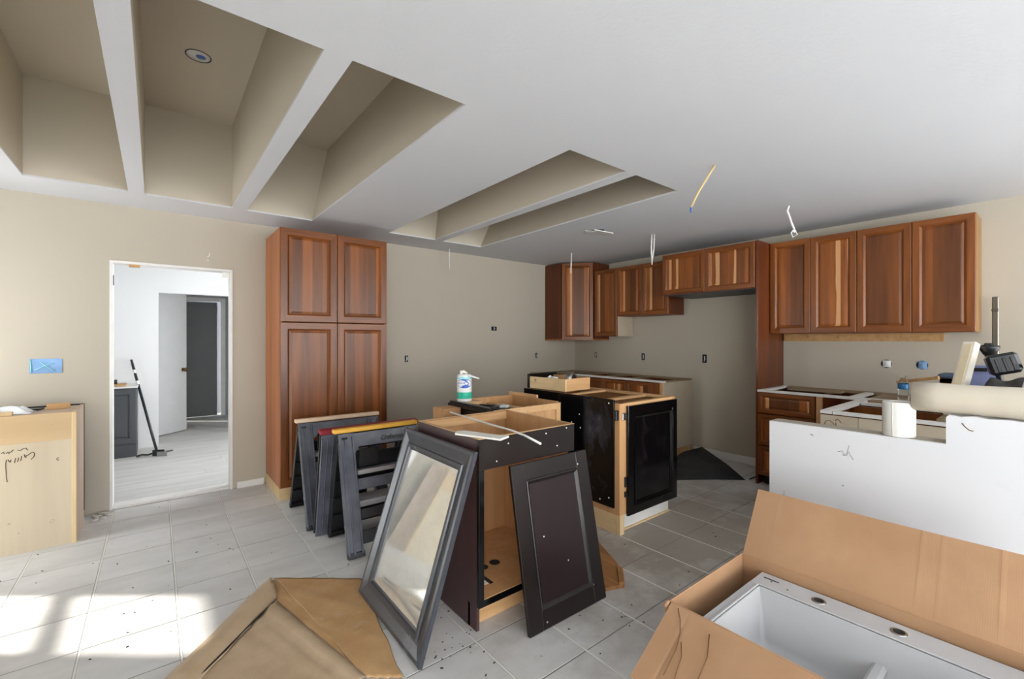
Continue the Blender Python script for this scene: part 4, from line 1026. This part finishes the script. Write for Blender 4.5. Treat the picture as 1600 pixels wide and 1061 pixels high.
# rubber mat in the refrigerator alcove
m = MB(); bm = m.bm
V = [(3.70, 2.62, .004), (3.95, 2.36, .006), (4.24, 2.14, .006), (4.46, 1.95, .004), (4.60, 2.18, .07), (4.86, 2.60, .14), (4.66, 2.72, .09), (4.40, 2.74, .02), (4.10, 2.78, .006), (4.30, 2.40, .012), (4.52, 2.34, .055), (4.70, 2.62, .045)]
vv = [bm.verts.new(q) for q in V]
for fidx in [(0, 1, 9, 8), (1, 2, 9), (2, 10, 9), (2, 3, 4, 10), (4, 5, 11, 10), (5, 6, 11), (6, 7, 11), (7, 9, 10, 11), (7, 8, 9)]:
    bm.faces.new([vv[i] for i in fidx]).smooth = True
o = tag(m.build('rubber_mat', 'rubber', solid=.004), 'crumpled black rubber mat on the refrigerator alcove floor', 'mat'); 
m = MB(); m.tube([(4.50, 1.925, .008), (4.60, 1.925, .008), (4.85, 1.90, .008), (5.0, 1.93, .008)], .006, 8); tag(m.build('black_cable', 'plastic_dk'), 'thin black cable running from the rubber mat to the alcove wall', 'cable')

# ------------------------------------------------------------------ on the half wall and the peninsula
m = MB(); ya, yb = .452, -1.0; r = .066
def rollp(k): return r + .0015 * math.sin(k * 2.1)
m.tube([(2.79, ya - (ya - yb) * k / 16, 1.0975) for k in range(17)], [rollp(k) for k in range(17)], 32)
p = tag(m.build('paper_roll', 'paper_roll'), 'long cream roll of floor paper lying on the half wall', 'paper roll')
m = MB(); m.tube([(2.79, ya + .001, 1.0975), (2.79, ya - .02, 1.0975)], .03, 20); m.build('core_hole', 'dark_hole', p)
m = MB(); m.lathe([(.0005, 0), (.060, 0), (.062, .004), (.062, .158), (.059, .162), (.021, .162), (.020, .11), (.0005, .11)], n=32)
o = tag(m.build('paper_towel_roll', 'white_paper', loc=(2.785, .505, .903)), 'short white paper towel roll standing on the half wall', 'paper roll')
m = MB(); m.tube([(-.0615, .012, .004), (-.0615, .012, .158)], .0015, 6); m.build('loose_edge', 'white_paper', o)

p = thing('water_bottle', 'clear plastic water bottle with blue label on the counter frame', 'bottle', (4.36, .765, .892))
m = MB(); m.lathe([(.0005, .004), (.026, 0), (.032, .004), (.032, .05), (.029, .055), (.032, .06), (.032, .135), (.026, .16), (.014, .182), (.0125, .19), (.0125, .195)], n=24); m.build('bottle_body', 'bottle', p)
m = MB(); m.lathe([(.0325, .10), (.0328, .101), (.0328, .139), (.0320, .14)], n=24); m.build('bottle_label', 'label_blue', p)
m = MB(); m.lathe([(.0005, .204), (.0145, .204), (.015, .202), (.015, .192), (.013, .190)], n=18); m.build('bottle_cap', 'bottle', p)

p = thing('tool_crate', 'small brown crate with slate blue pad on the counter by the wall', 'crate', (4.55, .50, .892))
for x in (-.10, .08): slab('crate_slat', 'cherry_v', [(x, x + .02, -.10, .08, 0, .19)], p, bev=.002)
for z in (.02, .09, .155): slab('crate_slat', 'cherry_h', [(-.10, -.085, -.10, .08, z + .001, z + .035)], p, bev=.002)
slab('pad', 'pad', [(-.11, .11, -.12, .09, .191, .222)], p, bev=.010)
m = MB(); m.box(-.13, .13, -.012, .012, -.012, .012, bev=.002, mtx=Matrix.Translation((4.44, .70, 1.06)) @ Matrix.Rotation(PI / 2 - .25, 4, 'Z') @ Matrix.Rotation(.22, 4, 'Y'))
tag(m.build('wood_stick', 'tan_stick'), 'tan wood stick propped on the small brown crate', 'stick')
p = thing('foam_tile_board', 'pale bar with textured cream face leaning to the right over the clutter', 'board', mtx=lean((3.60, .46, .9075), (-.4, -.92, 0), (.11, -.18, .434)) @ Matrix.Translation((0, 0, .02)))
slab('board_body', 'foam_edge', [(0, .062, 0, .048, .0, .458)], p, bev=.003); slab('foam_face', 'foam', [(.010, .052, -.004, .0, .03, .44)], p, bev=.002)
p = thing('blue_tub', 'periwinkle plastic tub behind the leaning foam board', 'tub', (4.02, .33, .907))
m = MB(); m.frame(-.12, .12, -.07, .07, [(.02, 0), (0, .28), (-.012, .285), (-.012, .29), (.004, .29), (.022, .01)], 0, 0, mtx=Matrix.Rotation(PI / 2, 4, 'X')); m.box(-.1, .1, -.05, .05, 0, .01); m.build('tub_shell', 'blue_tub', p)
slab('tub_handle', 'plastic_dk', [(-.135, -.121, -.03, .03, .262, .284)], p)
p = thing('black_shower_fitting', 'black round fixture on an angled neck in front of the blue tub', 'fixture', (3.805, .285, .907))
m = MB(); m.lathe([(.0005, .435), (.018, .435), (.022, .425), (.044, .42), (.046, .405), (.034, .385), (.024, .365), (.0005, .36)], n=24); m.build('fixture_head', 'plastic_dk', p)
m = MB(); m.tube([(.0, 0, .37), (.0, -.012, .34), (.01, -.035, .29), (.012, -.045, .2), (.012, -.045, .0)], [.022, .018, .016, .014, .014], 10); m.build('fixture_neck', 'plastic_dk', p)
m = MB(); random.seed(9)
def cl(u, v):
    e = min(u, 1 - u, v, 1 - v)
    return ((u - .5) * .19, (v - .5) * .34, max(.0, min(1, e * 5)) ** .5 * (.225 + .012 * math.sin(u * 9 + v * 7) + .012 * math.sin(v * 17)))
m.grid(cl, 20, 26); tag(m.build('charcoal_bag', 'cloth', loc=(3.66, .16, .907), solid=.003), 'slumped charcoal cloth bag beneath the tilted black case', 'bag')
p = thing('black_case', 'tilted shiny black case lying on the charcoal bag', 'case', mtx=Matrix.Translation((3.69, .205, 1.172)) @ Matrix.Rotation(-.28, 4, 'X') @ Matrix.Rotation(.2, 4, 'Z'))
m = MB(); m.box(-.05, .05, -.06, .065, .0, .115, bev=.015); m.build('case_body', 'plastic_dk', p)
for y in (-.03, .0, .03): slab('case_rib', 'plastic_dk', [(-.056, -.049, y - .006, y + .006, .015, .09)], p, bev=.002)
m = MB(); m.tube([(3.68 + .03 * math.cos(a * .6), 0.095 + .04 * math.cos(a * .45), 1.162 + .0045 * a) for a in range(0, 18)], .011, 8); tag(m.build('black_hose', 'plastic_dk'), 'coil of black hose on the charcoal bag right of the black case', 'hose')
m = MB(); m.grid(lambda u, v: ((u - .5) * .09, (v - .5) * .12, .245 * min(1, 5 * min(u, 1 - u, v, 1 - v)) ** .5 * (1 + .05 * math.sin(u * 21) * math.sin(v * 17))), 14, 14); tag(m.build('crumpled_paper', 'rag', loc=(3.512, .10, .907), solid=.002), 'crumpled white paper before the charcoal bag at the picture edge', 'paper')
p = thing('chrome_pole', 'upright chrome pole standing on the counter against the right wall', 'pole', (4.90, .335, .893))
m = MB(); m.box(-.008, .008, -.017, .017, 0, .79, bev=.004); m.build('pole_shaft', 'dull_chrome', p)
m = MB(); m.box(-.012, .012, -.020, .020, .68, .70, bev=.004); m.build('pole_collar', 'dull_chrome', p)

# ------------------------------------------------------------------ ceiling fittings
def cable(label, pts, r, mat, extra=None):
    t = thing('hanging_cable', label, 'cable', pts[0], 0, 'cut cables hanging from the ceiling')
    base = Vector(pts[0])
    m = MB(); m.tube([Vector(q) - base for q in pts], r, 8); m.build('cable_sheath', mat, t)
    e = Vector(pts[-1]) - base
    m = MB(); m.tube([e, e + Vector((0, 0, -.03))], r * .9, 6); m.build('cable_tip', extra or 'wire_w', t)
    return t
cable('yellow cable with blue tip hanging from the middle of the ceiling', [(2.70, 1.362, 2.44), (2.67, 1.385, 2.38), (2.62, 1.43, 2.27), (2.585, 1.455, 2.18)], .007, 'wire_y', 'blue_film')
t = cable('curled white cable hanging before the right wall cabinets', [(3.98, 1.399, 2.44), (3.975, 1.41, 2.40), (3.985, 1.40, 2.36), (3.99, 1.385, 2.30), (4.0, 1.37, 2.25)], .008, 'wire_w')
m = MB(); m.tube([(.02, -.03, -.19), (.0, -.015, -.22), (.015, -.02, -.255), (.04, -.045, -.235), (.02, -.03, -.19)], .005, 6); m.build('cable_loop', 'wire_w', t)
t = cable('double white cable hanging before the short wall cabinets', [(3.97, 2.66, 2.44), (3.965, 2.665, 2.3), (3.97, 2.66, 2.16)], .0075, 'wire_w')
m = MB(); m.tube([(.02, -.015, 0), (.017, -.013, -.14), (.003, 0, -.27)], .0065, 6); m.build('cable_strand', 'wire_w', t)
cable('single white cable hanging before the diagonal corner cabinet', [(4.046, 3.862, 2.44), (4.044, 3.864, 2.33), (4.04, 3.866, 2.22)], .0075, 'wire_w')
cable('single white cable hanging by the back wall near the recess', [(2.717, 4.578, 2.44), (2.715, 4.58, 2.33), (2.717, 4.578, 2.22)], .007, 'wire_w')
p = thing('ceiling_flap', 'small white hinged vent flap hanging open from the ceiling', 'vent', (3.416, 2.905, 2.44), -.9)
slab('vent_hole', 'dark_hole', [(-.12, .06, -.05, .05, -.003, -.001)], p)
m = MB(); m.prism([(-.03, -.002), (.15, -.045), (.15, -.053), (-.03, -.010)], -.075, .075, 'y'); m.build('vent_flap', 'white_plastic', p)
m = MB(); m.prism([(-.12, -.002), (-.03, -.012), (-.03, -.016), (-.12, -.006)], -.05, .05, 'y'); m.build('vent_flap', 'white_plastic', p)
p = thing('recessed_light', 'recessed ceiling light with blue film in the middle recess', 'ceiling light', (.206, 3.347, ZR))
m = MB(); m.lathe([(.068, 0), (.068, -.003), (.066, -.004), (.064, -.003), (.062, -.001)], n=32, mis=[0, 0, 0, 0]); m.build('light_rim', 'dark_metal', p)
m = MB(); m.lathe([(.0005, -.0022), (.061, -.002), (.061, -.0005)], n=28); m.build('light_can', 'white_plastic', p)
m = MB(); m.lathe([(.0005, -.012), (.026, -.012), (.031, -.009), (.032, -.003)], cx=.012, cy=-.018, n=24, mis=[0, 1, 1]); m.build('light_lens', ['blue_film', 'white_plastic'], p)

# ------------------------------------------------------------------ side room
p = thing('vanity_cabinet', 'charcoal vanity cabinet with raised panel door in the side room', 'cabinet', (-.98, 6.80, 0))
W = .81
slab('cabinet_body', 'charcoal', [(0, W, 0, .445, .10, .80)], p, bev=.002)
slab('plinth', 'charcoal', [(0, W, -.008, .445, 0, .145)], p, bev=.003)
for i in range(2): door(p, 'door', .01 + i * W / 2, W / 2 * (i + 1) - .008, .16, .785, 0, .07, mats=('charcoal',) * 3)
slab('vanity_top', 'trim', [(-.01, W + .01, -.02, .445, .80, .818)], p, bev=.003)
o = slab('plywood_board', 'tan_stick', [(-.8, -.27, 6.86, 7.1, .819, .84)], bev=.002); tag(o, 'tan plywood board lying on the charcoal vanity', 'board')
p = thing('grey_tool', 'grey hand tool lying on the plywood board in the side room', 'tool', (-.42, 6.95, .841), .1)
m = MB(); m.tube([(-.25, 0, .025), (.03, 0, .025)], .022, 12); m.build('tool_body', 'steel', p)
m = MB(); m.tube([(.03, 0, .026), (.07, 0, .026)], .025, 12); m.build('tool_cap', 'plastic_dk', p)
p = thing('floor_scraper', 'long handled black scraper leaning against the white side room wall', 'scraper', (0, 0, 0))
a, b = Vector((.012, 6.68, .05)), Vector((-.233, 7.222, 1.112))
q = lambda t: tuple(a.lerp(b, t))
m = MB(); m.tube([q(0), q(.72)], .014, 10); m.build('handle', 'plastic_dk', p)
m = MB(); m.tube([q(.72), q(.76)], .016, 10); m.tube([q(.845), q(.885)], .013, 10); m.build('white_collar', 'white_plastic', p)
m = MB(); m.tube([q(.76), q(.845)], .014, 10); m.tube([q(.885), q(1)], [.015, .012], 10); m.build('grip', 'plastic_dk', p)
m = MB(); m.box(-.05, .07, -.012, .012, .0, .07, bev=.004, mtx=Matrix.Translation((.018, 6.66, .002)) @ Matrix.Rotation(-.5, 4, 'Z')); m.build('blade_holder', 'dark_metal', p)
m = MB(); m.box(-.02, .09, -.003, .003, .0, .05, mtx=Matrix.Translation((.03, 6.635, .002)) @ Matrix.Rotation(-.6, 4, 'Z')); m.build('blade', 'steel', p)
m = MB(); m.tube([(-.17, 6.72, .012), (-.12, 6.69, .03), (-.07, 6.72, .014), (-.02, 6.70, .03), (.04, 6.74, .012)], .011, 8); tag(m.build('cord_bundle', 'cloth'), 'tangled grey cord bundle on the floor at the scraper foot', 'cord')
m = MB(); m.box(-.04, .04, -.012, .012, 0, .015, bev=.003, mtx=Matrix.Translation((.13, 6.83, .001)) @ Matrix.Rotation(.6, 4, 'Z')); tag(m.build('grey_offcut', 'charcoal'), 'small grey offcut on the side room floor right of the scraper', 'offcut')
